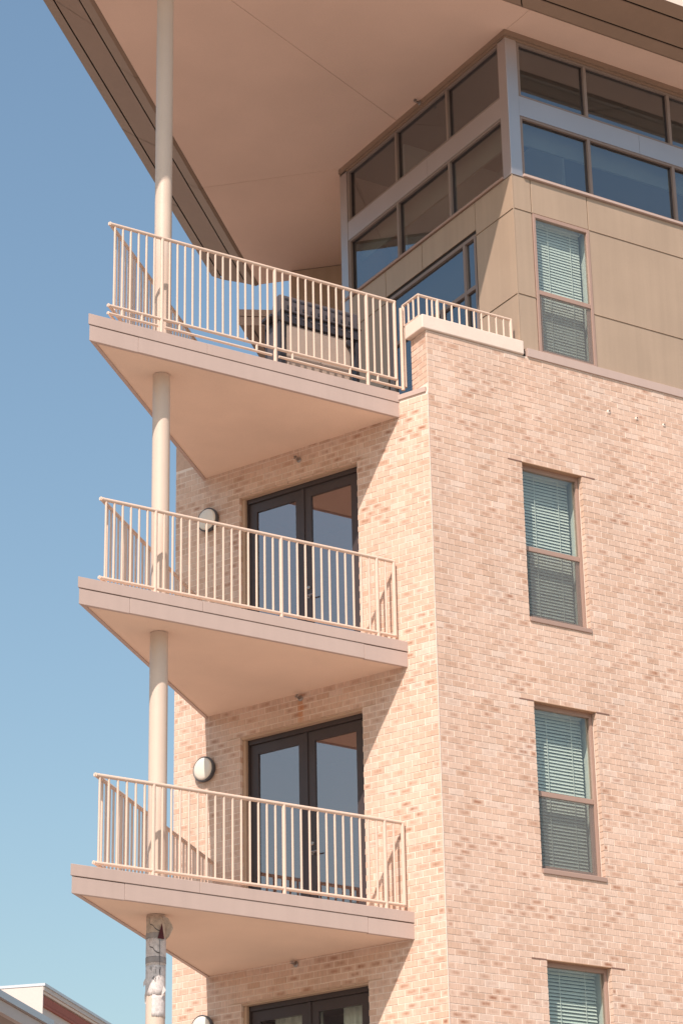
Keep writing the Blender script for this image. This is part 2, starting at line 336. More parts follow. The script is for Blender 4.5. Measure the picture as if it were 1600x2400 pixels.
def lay_bricks(parent, O, u, n, bricks, fmat, quota):
    """the `quota` bricks that show largest in the photograph become single parts, the rest one joined part"""
    full = []
    for i, (p, q, a, b) in enumerate(bricks):
        if abs((q-p)-(BL-JT)) > 1e-4: continue
        P = [proj(O+u*x+ZV*z) for x, z in ((p, a), (q, a), (q, b), (p, b))]
        if all(5 < c[0] < 1595 and 5 < c[1] < 2395 for c in P):
            ar = abs(sum(P[j][0]*P[(j+1)%4][1]-P[(j+1)%4][0]*P[j][1] for j in range(4)))/2
            full.append((ar, i))
    full.sort(reverse=True); pick = set(i for _, i in full[:quota])
    D = 0.07
    mb = MB(); w, h = BL-JT, CH-JT
    def add(mb, o, w, h, du, dz):
        x0, z0 = o; A = [(x0, -0.0, z0), (x0+w, 0, z0), (x0+w, 0, z0+h), (x0, 0, z0+h)]
        fr = [u*x + n*du + ZV*z for x, _, z in A]; bk = [f - n*D for f in fr]; m = len(mb.v)
        mb.v += [tuple(v) for v in fr+bk]
        mb.f += [(m+0, m+1, m+2, m+3), (m+4, m+5, m+1, m+0), (m+3, m+2, m+6, m+7), (m+4, m+0, m+3, m+7), (m+1, m+5, m+6, m+2)]
        mb.uv += [(0,0),(1,0),(1,1),(0,1)] + [(0,0),(1,0),(1,0),(0,0)] + [(0,1),(1,1),(1,1),(0,1)] + [(0,0),(0,0),(0,1),(0,1)] + [(1,0),(1,0),(1,1),(1,1)]
    if u.cross(ZV).dot(n) < 0: flip = True
    else: flip = False
    add(mb, (0, 0), w, h, 0, 0)
    if flip: mb.f = [f[::-1] for f in mb.f]; mb.uv = [c for j in range(5) for c in mb.uv[j*4:j*4+4][::-1]]
    one = mb.mesh('brick', M['brick_obj'])
    fb = MB()
    for i, (p, q, a, b) in enumerate(bricks):
        pr = random.uniform(-0.0012, 0.0018); jz = random.uniform(-0.0012, 0.0012)
        if i in pick:
            inst('brick', one, parent, O + u*p + n*pr + ZV*(a+jz))
        else:
            add(fb, (p, a+jz), q-p, b-a, pr, 0)
            fb.rnd += [random.random()*10]*5
    fb.v = [tuple(Vector(v)+O) for v in fb.v]
    if flip: fb.f = [f[::-1] for f in fb.f]; fb.uv = [c for j in range(len(fb.f)) for c in fb.uv[j*4:j*4+4][::-1]]
    o = fb.build('brick_field', fmat, parent); o['kind'] = 'stuff'
    return o

O0 = Vector((0, 0, 0)); XV = Vector((1, 0, 0)); nR = Vector((0, -1, 0))
WIN_Z = [(14.94-27*CH, 14.94), (11.688-27*CH, 11.688), (8.437-27*CH, 8.437)]
WX0, WX1 = 1.425, 2.382
holesR = [(WX0, WX1, a, b) for a, b in WIN_Z]
RX1 = 6.6; ZB = 5.9; ZRT = 16.49
zrefR = 14.94 - 200*CH
gr = lambda H: [(a-0.006, b+0.006, c-0.0, d) for a, b, c, d in H]
wallR = wall_core('brick_wall', O0, XV, nR, 0.004, RX1, ZB, ZRT, gr(holesR), M['mortar'], B)
bR = brick_list(0.012, RX1, ZB+0.5, ZRT+0.01, zrefR, holesR)
lay_bricks(wallR, O0, XV, nR, bR, M['brick'], 170)
# door wall
DOORS = [(12.315, 14.955), (8.925, 11.61), (5.53, 8.20)]
DS0, DS1 = 1.135, 3.045
holesL = [(DS0, DS1, a, b) for a, b in DOORS]
LS1 = 4.14; ZLT = 15.62
zrefL = zrefR
wallL = wall_core('brick_wall', O0, dL, nLo, 0.004, LS1, ZB, ZLT, gr(holesL), M['mortar'], B)
hl = [(DS0, DS1, round((a-zrefL)/CH)*CH+zrefL, round((b-zrefL)/CH)*CH+zrefL) for a, b in DOORS]
bL = brick_list(0.012, LS1, ZB+0.5, ZLT+0.01, zrefL, hl)
lay_bricks(wallL, O0, dL, nLo, bL, M['brick_L'], 130)
# raised end of the door wall above the terrace edge
mb = MB(); mb.box(dL*3.72+ZV*ZLT, dL*(LS1-3.72), -nLo*0.24, ZV*0.36); mb.build('end_parapet', M['plainwall'], B)
# white sealant bead in the corner
sb = MB(); sb.tube((-0.004, -0.004, ZB), (-0.004, -0.004, 15.62), 0.0045, 8); sb.build('sealant_joint', M['sealant'], wallR)
# lower, side and rear walls that close the block
cw = MB(); P0 = Vector((-1.584, 3.825, 0)); P1 = Vector((2.45, 7.56, 0)); P2 = Vector((9.9, 0.2, 0))
cw.box((0.02, 0.03, 0), XV*RX1, Vector((0, 0.2, 0)), ZV*(ZB-0.001)); cw.box(dL*0.02-nLo*0.03, dL*(LS1-0.02), -nLo*0.2, ZV*(ZB-0.001))
cw.box((RX1+0.001, 0.006, 0), XV*3.4, Vector((0, 0.24, 0)), ZV*ZRT)
cw.build('lower_wall', M['plainwall'], B)
cw = MB(); dd = (P1-P0).normalized(); nn = Vector((-dd.y, dd.x, 0))
cw.box(P0+dd*0.02, dd*((P1-P0).length), -nn*0.24, ZV*15.60); d2 = (P2-P1).normalized(); n2 = Vector((-d2.y, d2.x, 0))
cw.box(P1+d2*0.3, d2*((P2-P1).length-0.3), -n2*0.24, ZV*15.60); cw.build('rear_wall', M['plainwall'], B)
inner = [(0.28, 0.28), (9.4, 0.28), (2.5, 7.1), (-1.22, 3.75)]
for z in (5.2, 8.62, 12.0):
    mb = MB(); mb.prism(inner, z, z+0.28); mb.build('floor_slab', M['deck'], B)
mb = MB(); mb.prism([(0.0, 0.40), (1.4, 0.40), (9.6, 0.40), (2.45, 7.5), (-1.55, 3.8), (-1.30, 3.35), (-0.1, 0.43)], 15.42, 15.70); mb.build('terrace_floor', M['deck'], B)
# three small anchor patches on the side wall
for x, z, rr in ((2.898, 15.985, 0.022), (3.364, 15.99, 0.016), (3.829, 15.998, 0.018)):
    mb = MB(); mb.lathe((x, 0.0, z), (0, -1, 0), [(rr*1.5, -0.01), (rr*1.5, 0.004), (rr*0.9, 0.012), (0.005, 0.014)], 10)
    a = mb.build('wall_anchor', M['sealant'], wallR); mb = MB(); mb.lathe((x+0.006, -0.008, z+0.012), (0, -1, 0), [(rr*0.5, 0), (rr*0.45, 0.012), (0.002, 0.013)], 8)
    mb.build('wall_anchor_hole', M['grilldark'], wallR)

# ---------------------------------------------------------------- windows in the side wall
def sash_window(x0, x1, z0, z1, yf, parent, mid, depth=0.085, lintel=True, sill=True, slat_to=None, seed=0, fmat=None, tilt=-63, mg=0.3):
    """double-hung window with a venetian blind; yf = outer wall face (y), window sits `depth` behind it"""
    rg = random.Random(seed); fmat = fmat or M['frame']
    y = yf + depth; w = 0.045
    fr = MB()
    fr.bx(x0, x0+w, y, y+0.07, z0, z1); fr.bx(x1-w, x1, y, y+0.07, z0, z1); fr.bx(x0+w, x1-w, y, y+0.07, z1-0.055, z1); fr.bx(x0+w, x1-w, y, y+0.07, z0, z0+0.035)
    f = fr.build('window', fmat, parent, bevel=0.004)
    rl = MB(); rl.bx(x0+w+0.002, x1-w-0.002, y+0.004, y+0.05, mid-0.03, mid+0.035); rl.build('meeting_rail', fmat, f, bevel=0.004)
    sa = MB(); zt = mid-0.03
    sa.bx(x0+w+0.001, x0+w+0.045, y+0.03, y+0.06, z0+0.036, zt); sa.bx(x1-w-0.045, x1-w-0.001, y+0.03, y+0.06, z0+0.036, zt); sa.bx(x0+w+0.045, x1-w-0.045, y+0.03, y+0.06, z0+0.036, z0+0.075)
    sa.build('lower_sash', fmat, f)
    p = MB(); p.bx(x0+w, x1-w, y+0.032, y+0.036, mid+0.034, z1-0.055); p.build('pane', M['glass_win'], f)
    p = MB(); p.bx(x0+w+0.045, x1-w-0.045, y+0.048, y+0.052, z0+0.075, zt); p.build('pane', M['glass_win'], f)
    p = MB(); p.bx(x0+w+0.01, x1-w-0.01, y+0.010, y+0.012, z0+0.036, zt-0.002); p.build('insect_screen', M['screen'], f)
    # white inner return and dim room behind
    j = MB(); yi = y+0.071
    j.bx(x0-0.02, x0-0.001, yi, yi+0.2, z0, z1); j.bx(x1+0.001, x1+0.02, yi, yi+0.2, z0, z1); j.bx(x0-0.02, x1+0.02, yi, yi+0.2, z0-0.03, z0-0.001); j.bx(x0-0.02, x1+0.02, yi, yi+0.2, z1+0.001, z1+0.02)
    j.build('inner_jamb', M['jamb'], f)
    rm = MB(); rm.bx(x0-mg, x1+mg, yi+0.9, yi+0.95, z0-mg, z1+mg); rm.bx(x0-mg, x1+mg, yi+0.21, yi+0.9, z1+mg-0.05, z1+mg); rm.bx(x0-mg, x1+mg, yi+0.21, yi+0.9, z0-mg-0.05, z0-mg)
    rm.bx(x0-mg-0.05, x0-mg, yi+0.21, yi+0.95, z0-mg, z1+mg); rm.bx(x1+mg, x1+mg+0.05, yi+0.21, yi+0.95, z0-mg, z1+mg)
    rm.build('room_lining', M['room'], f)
    # blind
    yb = yi + 0.095; hx0, hx1 = x0+0.02, x1-0.07
    hr = MB(); hr.bx(hx0, hx1, yb-0.03, yb+0.03, z1-0.055, z1-0.005); hr.build('blind_headrail', M['slat'], f)
    sl = MB(); a = R(tilt); w2 = 0.0255; n = 5
    prof = []
    for i in range(n):
        t = -1+2*i/(n-1); prof.append((t*w2*math.cos(a), t*w2*math.sin(a)*-1 + 0.004*(1-t*t)))
    for i in range(n-1):
        A, C_ = prof[i], prof[i+1]
        sl.quad((hx0-hx0, A[0], A[1]), (hx1-hx0, A[0], A[1]), (hx1-hx0, C_[0], C_[1]), (0, C_[0], C_[1]))
    me = sl.mesh('slat', M['slat'], True)
    z = z1-0.085; zend = slat_to if slat_to else z0+0.03
    while z > zend:
        o = inst('slat', me, f, (hx0 + rg.uniform(-0.003, 0.003), yb, z)); o.rotation_euler = (rg.uniform(-0.05, 0.05), rg.uniform(-0.002, 0.002), 0)
        z -= 0.0435
    for fx in (0.36, 0.80):
        c = MB(); xx = hx0+(hx1-hx0)*fx; c.bx(xx-0.004, xx+0.004, yb-0.034, yb-0.031, zend, z1-0.05); c.build('blind_cord', M['jamb'], f)
    if lintel:
        l = MB(); l.bx(x0-0.004, x1+0.004, yf-0.002, yf+depth+0.0, z1-0.001, z1+0.008); l.build('lintel', M['lintel'], f)
        for a_, b_ in ((x0-0.22, x0-0.005), (x1+0.005, x1+0.21)):
            l = MB(); l.bx(a_, b_, yf-0.0045, yf+0.03, z1-0.006, z1+0.009); l.build('lintel_end', M['shadededge'], f)
    if sill:
        s = MB(); s.bx(x0+0.004, x1+0.012, yf-0.018, yf+depth+0.03, z0-0.062, z0-0.002); s.build('sill', M['frame'], f, bevel=0.006)
    return f
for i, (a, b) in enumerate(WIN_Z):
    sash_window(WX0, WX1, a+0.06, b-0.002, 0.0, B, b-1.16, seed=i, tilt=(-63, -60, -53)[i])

# ---------------------------------------------------------------- balcony doors
def french_door(z0, z1, parent, curtain=False):
    dep = 0.10; n = nLo; u = dL
    def P(s, d, z): return u*s - n*d + ZV*z
    f = MB(); s0, s1 = DS0+0.002, DS1-0.002; w = 0.062
    f.box(P(s0, dep, z0), u*w, -n*0.12, ZV*(z1-z0-0.03)); f.box(P(s1-w, dep, z0), u*w, -n*0.12, ZV*(z1-z0-0.03)); f.box(P(s0, dep, z1-0.03-w), u*(s1-s0), -n*0.12, ZV*w); f.box(P(s0, dep-0.02, z0), u*(s1-s0), -n*0.16, ZV*0.03)
    fo = f.build('balcony_door', M['door'], parent)
    l = MB(); l.box(P(DS0-0.2, -0.004, z1), u*(DS1-DS0+0.4), -n*0.104, ZV*0.008); l.box(P(DS0+0.002, 0.02, z1-0.03), u*(DS1-DS0-0.004), -n*0.079, ZV*0.029); l.build('lintel', M['trimtan'], fo)
    tr = MB(); tr.box(P(DS1-0.046, 0.052, z0), u*0.044, -n*0.047, ZV*(z1-z0-0.031)); tr.build('jamb_trim', M['trimtan'], fo)
    mid = (s0+s1)/2
    for k, (a, b) in enumerate(((s0+w+0.003, mid-0.003), (mid+0.003, s1-w-0.003))):
        d = MB(); st = 0.122; t = 0.045; zt = z1-0.03-w-0.004; zb = z0+0.035; dd = dep+0.03
        d.box(P(a, dd, zb), u*st, -n*t, ZV*(zt-zb)); d.box(P(b-st, dd, zb), u*st, -n*t, ZV*(zt-zb)); d.box(P(a+st, dd, zt-0.13), u*(b-a-2*st), -n*t, ZV*0.13); d.box(P(a+st, dd, zb), u*(b-a-2*st), -n*t, ZV*0.24)
        do = d.build('door_leaf', M['door'], fo)
        g = MB(); g.box(P(a+st-0.004, dd+0.02, zb+0.236), u*(b-a-2*st+0.008), -n*0.006, ZV*(zt-0.126-zb-0.236)); g.build('pane', M['glass_clear' if curtain else 'glass_door'], fo)
    if True:
        ast = MB(); ast.box(P(mid-0.022, dep+0.012, z0+0.035), u*0.044, -n*0.017, ZV*(z1-z0-0.03-w-0.04)); ast.build('astragal', M['door'], fo)
        h = MB(); hz = z0+1.02; hs = mid-0.07
        h.lathe(P(hs, dep+0.03, hz), n, [(0.028, 0), (0.028, 0.008), (0.010, 0.01), (0.010, 0.05), (0.012, 0.055)], 14); h.tube(P(hs, dep-0.02, hz), P(hs-0.11, dep-0.02, hz), 0.009); h.build('door_handle', M['steel'], fo)
        kb = MB(); kb.lathe(P(hs, dep+0.03, hz+0.12), n, [(0.026, 0), (0.026, 0.012), (0.018, 0.018)], 14); kb.build('deadbolt', M['steel'], fo)
    rm = MB(); rm.box(P(DS0-0.5, 2.2, z0-0.03), u*(DS1-DS0+1.0), -n*0.05, ZV*(z1-z0+0.3)); rm.box(P(DS0-0.55, 0.25, z0-0.03), u*0.05, -n*1.95, ZV*(z1-z0+0.3)); rm.box(P(DS1+0.5, 0.25, z0-0.03), u*0.05, -n*1.95, ZV*(z1-z0+0.3))
    rm.box(P(DS0-0.5, 0.25, z1+0.22), u*(DS1-DS0+1.0), -n*1.95, ZV*0.05); rm.box(P(DS0-0.5, 0.25, z0-0.03), u*(DS1-DS0+1.0), -n*1.95, ZV*0.03)
    rm.build('room_lining', M['doorroom'], fo)
    if curtain:
        for (a, b) in ((s0+0.1, s0+0.62), (s0+0.95, s1-0.25)):
            c = MB(); K = 60
            for i in range(K+1):
                s = a+(b-a)*i/K; dpt = dep+0.28+0.022*math.sin(i*0.9)+0.012*math.sin(i*0.37+1)
                c.v.append(tuple(P(s, dpt, z0+0.05))); c.v.append(tuple(P(s, dpt, z1-0.02)))
            for i in range(K): c.f.append((2*i, 2*i+2, 2*i+3, 2*i+1))
            c.build('curtain', M['curtain'], fo, smooth=True)
    return fo
for i, (a, b) in enumerate(DOORS): french_door(a, b, B, curtain=(i == 2))

# ---------------------------------------------------------------- balcony slabs
SLABS = [dict(z=15.371, t=15.725, r=(-0.182, 0.415), p=(-4.594, 0.38), k=(-1.397, 3.397), low=(-3.93,), up=(-2.98,)),
         dict(z=11.988, t=12.318, r=(-0.160, 0.400), p=(-4.657, 0.367), k=(-1.395, 3.345), low=(-4.0, -0.79), up=(-3.04,)),
         dict(z=8.598, t=8.926, r=(-0.148, 0.420), p=(-4.688, 0.318), k=(-1.400, 3.301), low=(-4.03, -0.82), up=(-3.08,))]
for S in SLABS:
    r, p, k = (Vector((*S[c], 0)) for c in 'rpk')
    fd = (r-p).normalized(); fn = Vector((fd.y, -fd.x, 0)); gd = (k-p).normalized(); gn = Vector((-gd.y, gd.x, 0))
    # inset soffit body: p moved inwards along both edges
    ins = 0.045
    def off(o1, o2):     # intersection of front edge offset o1 inwards and side edge offset o2 inwards
        a = p - fn*o1; b = p - gn*o2
        den = fd.x*gd.y - fd.y*gd.x; w = b-a; t = (w.x*gd.y - w.y*gd.x)/den; return a + fd*t
    q = off(ins, ins)
    body = [q, r - fn*ins + fd*0.08, dL*0.7 - nLo*0.1, dL*3.3 - nLo*0.1, k - gn*ins + gd*0.06]
    mb = MB(); mb.prism([(v.x, v.y) for v in body], S['z']+0.014, S['t']-0.012)
    so = mb.build('balcony_slab', M['soffit'], B)
    # fascia panels: lower and upper band on the front, one of each on the far side
    zm = S['z'] + (S['t']-S['z'])*0.585
    def front(a, b, z0, z1, o, dz=0.0):
        xa = p.x if a is None else a; mb = MB()
        pa = off(-o, -o) if a is None else p + fd*((a-p.x)/fd.x) + fn*o
        qa = off(ins, ins) if a is None else p + fd*((a-p.x)/fd.x) - fn*ins
        pb = (r + fn*o + fd*(0.02 if abs(S['z']-15.371) > .01 else 0.02)) if b is None else p + fd*((b-p.x)/fd.x - 0.003) + fn*o
        qb = (r - fn*ins + fd*0.02) if b is None else p + fd*((b-p.x)/fd.x - 0.003) - fn*ins
        mb.prism([(v.x, v.y) for v in (pa, pb, qb, qa)], z0+dz, z1+dz); mb.build('fascia_panel', M['fascia'], so, bevel=0.004)
    xs = [None, *S['low'], None]
    for i in range(len(xs)-1): front(xs[i], xs[i+1], S['z'], zm-0.004, 0.0, (0.0, 0.004, -0.002)[i % 3])
    xs = [None, *S['up'], None]
    for i in range(len(xs)-1): front(xs[i], xs[i+1], zm+0.004, S['t'], 0.008)
    for (z0, z1, o) in ((S['z'], zm-0.004, 0.0), (zm+0.004, S['t'], 0.008)):
        pa, qa = off(-o, -o), off(ins, ins); pb, qb = k + gn*o + gd*0.02, k - gn*ins + gd*0.02
        mb = MB(); mb.prism([(v.x, v.y) for v in (pa+gd*0.004, pb, qb, qa+gd*0.004)], z0+0.001, z1-0.001); mb.build('fascia_panel', M['fascia'], so)
    S['dirs'] = (fd, fn, gd, gn)
# patch of torn render on the middle soffit near the wall
# ---------------------------------------------------------------- railings
def baluster_mesh(name, h, r, n=8):
    mb = MB(); mb.tube((0, 0, 0), (0, 0, h), r, n); return mb.mesh(name, M['rail'], True)
RAILS = [dict(S=SLABS[0], PL=(-4.307, 0.450), PR=(-0.164, 0.475), zt=17.085, zb=15.94, posts=(-3.586, -1.972, -0.597), n=(5, 14, 11, 3), corner=-4.242, end=-0.164, base=15.72, toe=15.835, dp=(0.79, 2.1, 3.4)),
         dict(S=SLABS[1], PL=(-4.339, 0.480), PR=(-0.271, 0.500), zt=13.415, zb=12.405, posts=(-3.621, -1.902, -0.522), n=(5, 14, 11, 1), corner=-4.277, end=-0.271, base=12.31, toe=None, dp=(0.80, 2.1, 3.4)),
         dict(S=SLABS[2], PL=(-4.352, 0.455), PR=(-0.255, 0.490), zt=10.04, zb=9.012, posts=(-3.620, -1.908, -0.512), n=(5, 14, 11, 1), corner=-4.302, end=-0.255, base=8.92, toe=None, dp=(0.79, 2.1, 3.4))]
for Q in RAILS:
    PL = Vector((*Q['PL'], 0)); PR = Vector((*Q['PR'], 0)); fd = (PR-PL).normalized(); gd = Q['S']['dirs'][2]
    # where the side run meets the door wall
    t = (-(PL.dot(nLo)))/(gd.dot(nLo)) - 0.03; PK = PL + gd*t
    mb = MB(); zt, zb = Q['zt'], Q['zb']
    for z, rr in ((zt-0.02, 0.0235), (zb, 0.0205)):
        mb.tube(PL+ZV*z-fd*0.02, PR+ZV*z+fd*0.015, rr, 12); mb.tube(PL+ZV*z-gd*0.02, PK+ZV*z, rr, 12)
    ro = mb.build('railing', M['rail'], B, smooth=True)
    hb = zt-0.02-zb; bm = baluster_mesh('baluster', hb, 0.0142)
    pm = baluster_mesh('post', zt-0.02-Q['base'], 0.0245, 12); em = baluster_mesh('post', zt-0.02-zb, 0.0245, 12)
    at = lambda x: PL + fd*((x-PL.x)/fd.x)
    inst('baluster', bm, ro, at(Q['corner'])+ZV*zb)
    xs = [Q['corner'], *Q['posts'], Q['end']]
    for i in range(4):
        a, b, n = xs[i], xs[i+1], Q['n'][i]
        for j in range(1, n+1):
            inst('baluster', bm, ro, at(a+(b-a)*j/(n+1))+ZV*zb)
        if i < 3: inst('post', pm, ro, at(b)+ZV*Q['base'])
        else: inst('post', em, ro, at(b)+ZV*zb)
    ts = [0.08, *Q['dp'], t-0.06]
    for i in range(4):
        a, b = ts[i], ts[i+1]; n = max(1, round((b-a)/0.1146)-1)
        for j in range(1, n+1): inst('baluster', bm, ro, PL+gd*(a+(b-a)*j/(n+1))+ZV*zb)
        inst('post', pm if i < 3 else em, ro, PL+gd*b+ZV*(Q['base'] if i < 3 else zb))
    if Q['toe']:                                    # second low rail with short stubs, broken at the posts
        z = Q['toe']; tm = MB(); st = baluster_mesh('stub', zb-z, 0.017)
        brk = [PL.x-0.02, *Q['posts'], 0.0]
        for i in range(4):
            a, b = brk[i]+(0.05 if i else 0), brk[i+1]-0.05; tm.tube(at(a)+ZV*z, at(b)+ZV*z, 0.0175, 12)
            for x in ((a+0.20, b-0.22) if b-a > 0.6 else (a+0.10, b-0.10)): inst('stub', st, ro, at(x)+ZV*z)
        tm.tube(PL+ZV*z-gd*0.02, PK+ZV*z, 0.0175, 12)
        tm.build('toe_rail', M['rail'], ro, smooth=True)
# ---------------------------------------------------------------- columns
PC = Vector((-3.375, 0.84, 0)); CRad = 0.1085
mb = MB()
for z0, z1 in ((0, 8.605), (8.90, 11.995), (12.30, 15.38), (15.70, 21.60)): mb.tube(PC+ZV*z0, PC+ZV*z1, CRad, 40)
mb.build('column', M['column'], B, smooth=True)

# ---------------------------------------------------------------- penthouse
XP, YP, ZS = 1.536, 0.05, 21.57
LE = 4.44                                             # far end (y) of the short penthouse wall
pw = empty('x'); bpy.data.objects.remove(pw)
def Lbox(mb, y0, y1, z0, z1, out=0.0, t=0.05):        # box on the short (left) wall; out = proud of the wall plane
    mb.bx(XP-out, XP-out+t, y0, y1, z0, z1); return mb
def Rbox(mb, x0, x1, z0, z1, out=0.0, t=0.05):
    mb.bx(x0, x1, YP-out, YP-out+t, z0, z1); return mb
# backing behind the panels
bk = MB()
Lbox(bk, YP+0.02, 0.97, 15.7, 19.26, -0.02); Lbox(bk, 0.97, 3.26, 18.80, 19.26, -0.02); Lbox(bk, 3.26, LE, 15.7, 19.26, -0.02)
Rbox(bk, XP+0.071, 1.845, 16.5, 19.26, -0.02); Rbox(bk, 1.845, 2.79, 18.74, 19.26, -0.02); Rbox(bk, 2.79, 9.0, 16.5, 19.26, -0.02); Rbox(bk, 1.845, 2.79, 16.3, 16.61, -0.02)
pent = bk.build('penthouse_wall', M['dark'], B)
J = 0.006
def panel(kind, a, b, z0, z1):
    mb = MB()
    if kind == 'L': Lbox(mb, a+J, b-J, z0+J, z1-J, 0.0, 0.018)
    else: Rbox(mb, a+J, b-J, z0+J, z1-J, 0.0, 0.018)
    mb.build('wall_panel', M['panel'], pent, bevel=0.004)
for z0, z1 in ((16.62, 17.45), (17.45, 18.75), (18.75, 19.275)):
    panel('R', XP+0.008, 1.838, z0, z1); panel('R', 2.795, 5.9, z0, z1); panel('R', 5.9, 9.0, z0, z1)
panel('R', 1.838, 2.795, 18.75, 19.275)
for z0, z1 in ((15.72, 16.2), (16.2, 17.45), (17.45, 18.75), (18.75, 19.275)): panel('L', YP+0.012, 0.955, z0, z1)
panel('L', 0.955, 2.295, 18.84, 19.275); panel('L', 2.295, 3.26, 18.84, 19.275)
for z0, z1 in ((15.72, 17.45), (17.45, 18.75), (18.75, 19.275)): panel('L', 3.26, LE, z0, z1)
mb = MB(); mb.bx(XP-0.006, XP+0.007, YP-0.006, YP+0.007, 16.60, 19.29); mb.build('corner_bead', M['panel'], pent)
# projecting joint beads that cast the double lines between panel rows
for z in (17.45, 18.75):
    mb = MB(); mb.bx(2.80, 9.0, YP-0.010, YP+0.02, z-0.004, z+0.004); mb.bx(XP+0.01, 1.835, YP-0.010, YP+0.02, z-0.004, z+0.004); mb.bx(XP-0.010, XP+0.02, YP+0.01, 0.955, z-0.004, z+0.004); mb.build('joint_bead', M['panel'], pent)
# glazing band: frames, spandrel, corner post
gz = MB()
def gl_frame(kind, a, b, z0, z1, divs, parent_mb, w=0.048):
    f = Lbox if kind == 'L' else Rbox
    f(parent_mb, a, b, z1-0.035, z1, -0.005, 0.09); f(parent_mb, a, b, z0, z0+0.035, -0.005, 0.09)
    for d in divs: f(parent_mb, d-w/2, d+w/2, z0+0.035, z1-0.035, -0.003, 0.09)
LDIV = [0.235, 1.545, 2.895, 4.225]; RDIV = [1.738, 2.900, 4.400, 5.9, 7.4]
zc0, zc1, zl0, zl1 = 20.565, 21.452, 19.315, 20.255
gl_frame('L', 0.215, 4.25, zc0, zc1, LDIV, gz); gl_frame('L', 0.215, 4.25, zl0, zl1, LDIV, gz)
gl_frame('R', 1.715, 9.0, zc0, zc1, RDIV, gz); gl_frame('R', 1.715, 9.0, zl0, zl1, RDIV, gz)
glz = gz.build('penthouse_window', M['mull'], B)
for kind, D in (('L', LDIV), ('R', RDIV)):
    for (z0, z1) in ((zc0, zc1), (zl0, zl1)):
        for i in range(len(D)-1):
            mb = MB(); (Lbox if kind == 'L' else Rbox)(mb, D[i]+0.026, D[i+1]-0.026, z0+0.037, z1-0.037, -0.055, 0.008); mb.build('pane', M['glass_pent'], glz)
            gk = MB(); f = Lbox if kind == 'L' else Rbox; a, b = D[i]+0.0245, D[i+1]-0.0245
            f(gk, a, b, z0+0.0355, z0+0.047, -0.042, 0.03); f(gk, a, b, z1-0.047, z1-0.0355, -0.042, 0.03); f(gk, a, a+0.012, z0+0.047, z1-0.047, -0.042, 0.03); f(gk, b-0.012, b, z0+0.047, z1-0.047, -0.042, 0.03)
            gk.build('gasket', M['door'], glz)
mb = MB(); Lbox(mb, 0.232, 2.07, zl1+0.001, zc0-0.001, 0.004, 0.06); mb.build('spandrel_panel', M['trimgrey'], glz)
mb = MB(); Lbox(mb, 2.074, 4.25, zl1+0.001, zc0-0.001, 0.004, 0.06); mb.build('spandrel_panel', M['trimgrey'], glz)
for a, b in ((1.718, 3.80), (3.804, 6.5), (6.504, 9.0)):
    mb = MB(); Rbox(mb, a, b, zl1+0.001, zc0-0.001, 0.004, 0.06); mb.build('spandrel_panel', M['trimgrey'], glz)
# corner post (two folded sheets), end post, stepped head trim, sill
mb = MB(); mb.prism([(XP-0.012, YP-0.012), (1.713, YP-0.012), (1.713, YP+0.06), (XP+0.06, YP+0.06), (XP+0.06, 0.228), (XP-0.012, 0.228)], 19.272, 21.47); mb.build('corner_post', M['trimgrey'], glz, bevel=0.004)
mb = MB(); Lbox(mb, 4.252, LE, 15.75, 21.48, 0.012, 0.07); mb.build('end_post', M['trimgrey'], glz, bevel=0.004)
mb = MB(); mb.bx(XP-0.035, XP+0.03, YP-0.005, LE, 21.49, 21.572); mb.bx(XP-0.012, XP+0.03, YP-0.003, LE-0.001, 21.453, 21.489); mb.bx(XP-0.037, 9.0, YP-0.04, YP-0.006, 21.491, 21.573); mb.bx(XP-0.014, 9.0, YP-0.014, YP+0.03, 21.4535, 21.4885); mb.build('head_trim', M['band'], glz)
mb = MB(); mb.bx(XP-0.03, XP+0.05, 0.232, LE, 19.276, 19.314); mb.build('sill', M['frame'], glz, bevel=0.004)
mb = MB(); mb.bx(1.716, 9.0, YP-0.04, YP+0.05, 19.276, 19.314); mb.build('sill', M['fascia'], glz, bevel=0.004)
# penthouse interior
mb = MB(); mb.prism([(1.8, 0.35), (8.6, 0.35), (3.4, 5.4), (1.8, 4.3)], 19.15, 19.2); mb.build('interior_floor', M['deck'], glz)
mb = MB(); mb.bx(XP+0.1, 8.5, YP+0.1, 4.4, 21.50, 21.55); mb.build('interior_ceiling', M['room'], glz)
mb = MB(); mb.bx(3.6, 3.65, 1.6, 4.4, 19.2, 21.5); mb.bx(1.9, 8.5, 3.2, 3.25, 19.2, 21.5); mb.build('interior_wall', M['curtain'], glz)
mb = MB(); mb.bx(XP+0.24, XP+0.27, 0.35, 4.3, 19.98, 20.5); mb.bx(XP+0.24, 8.6, YP+0.24, YP+0.27, 19.98, 20.5); mb.build('shade_bulkhead', M['bulkhead'], glz)
# penthouse sash window on the sunny side
sash_window(1.842, 2.792, 16.63, 18.742, YP, B, 17.545, depth=-0.012, lintel=False, sill=False, seed=9, tilt=-72, mg=0.08)
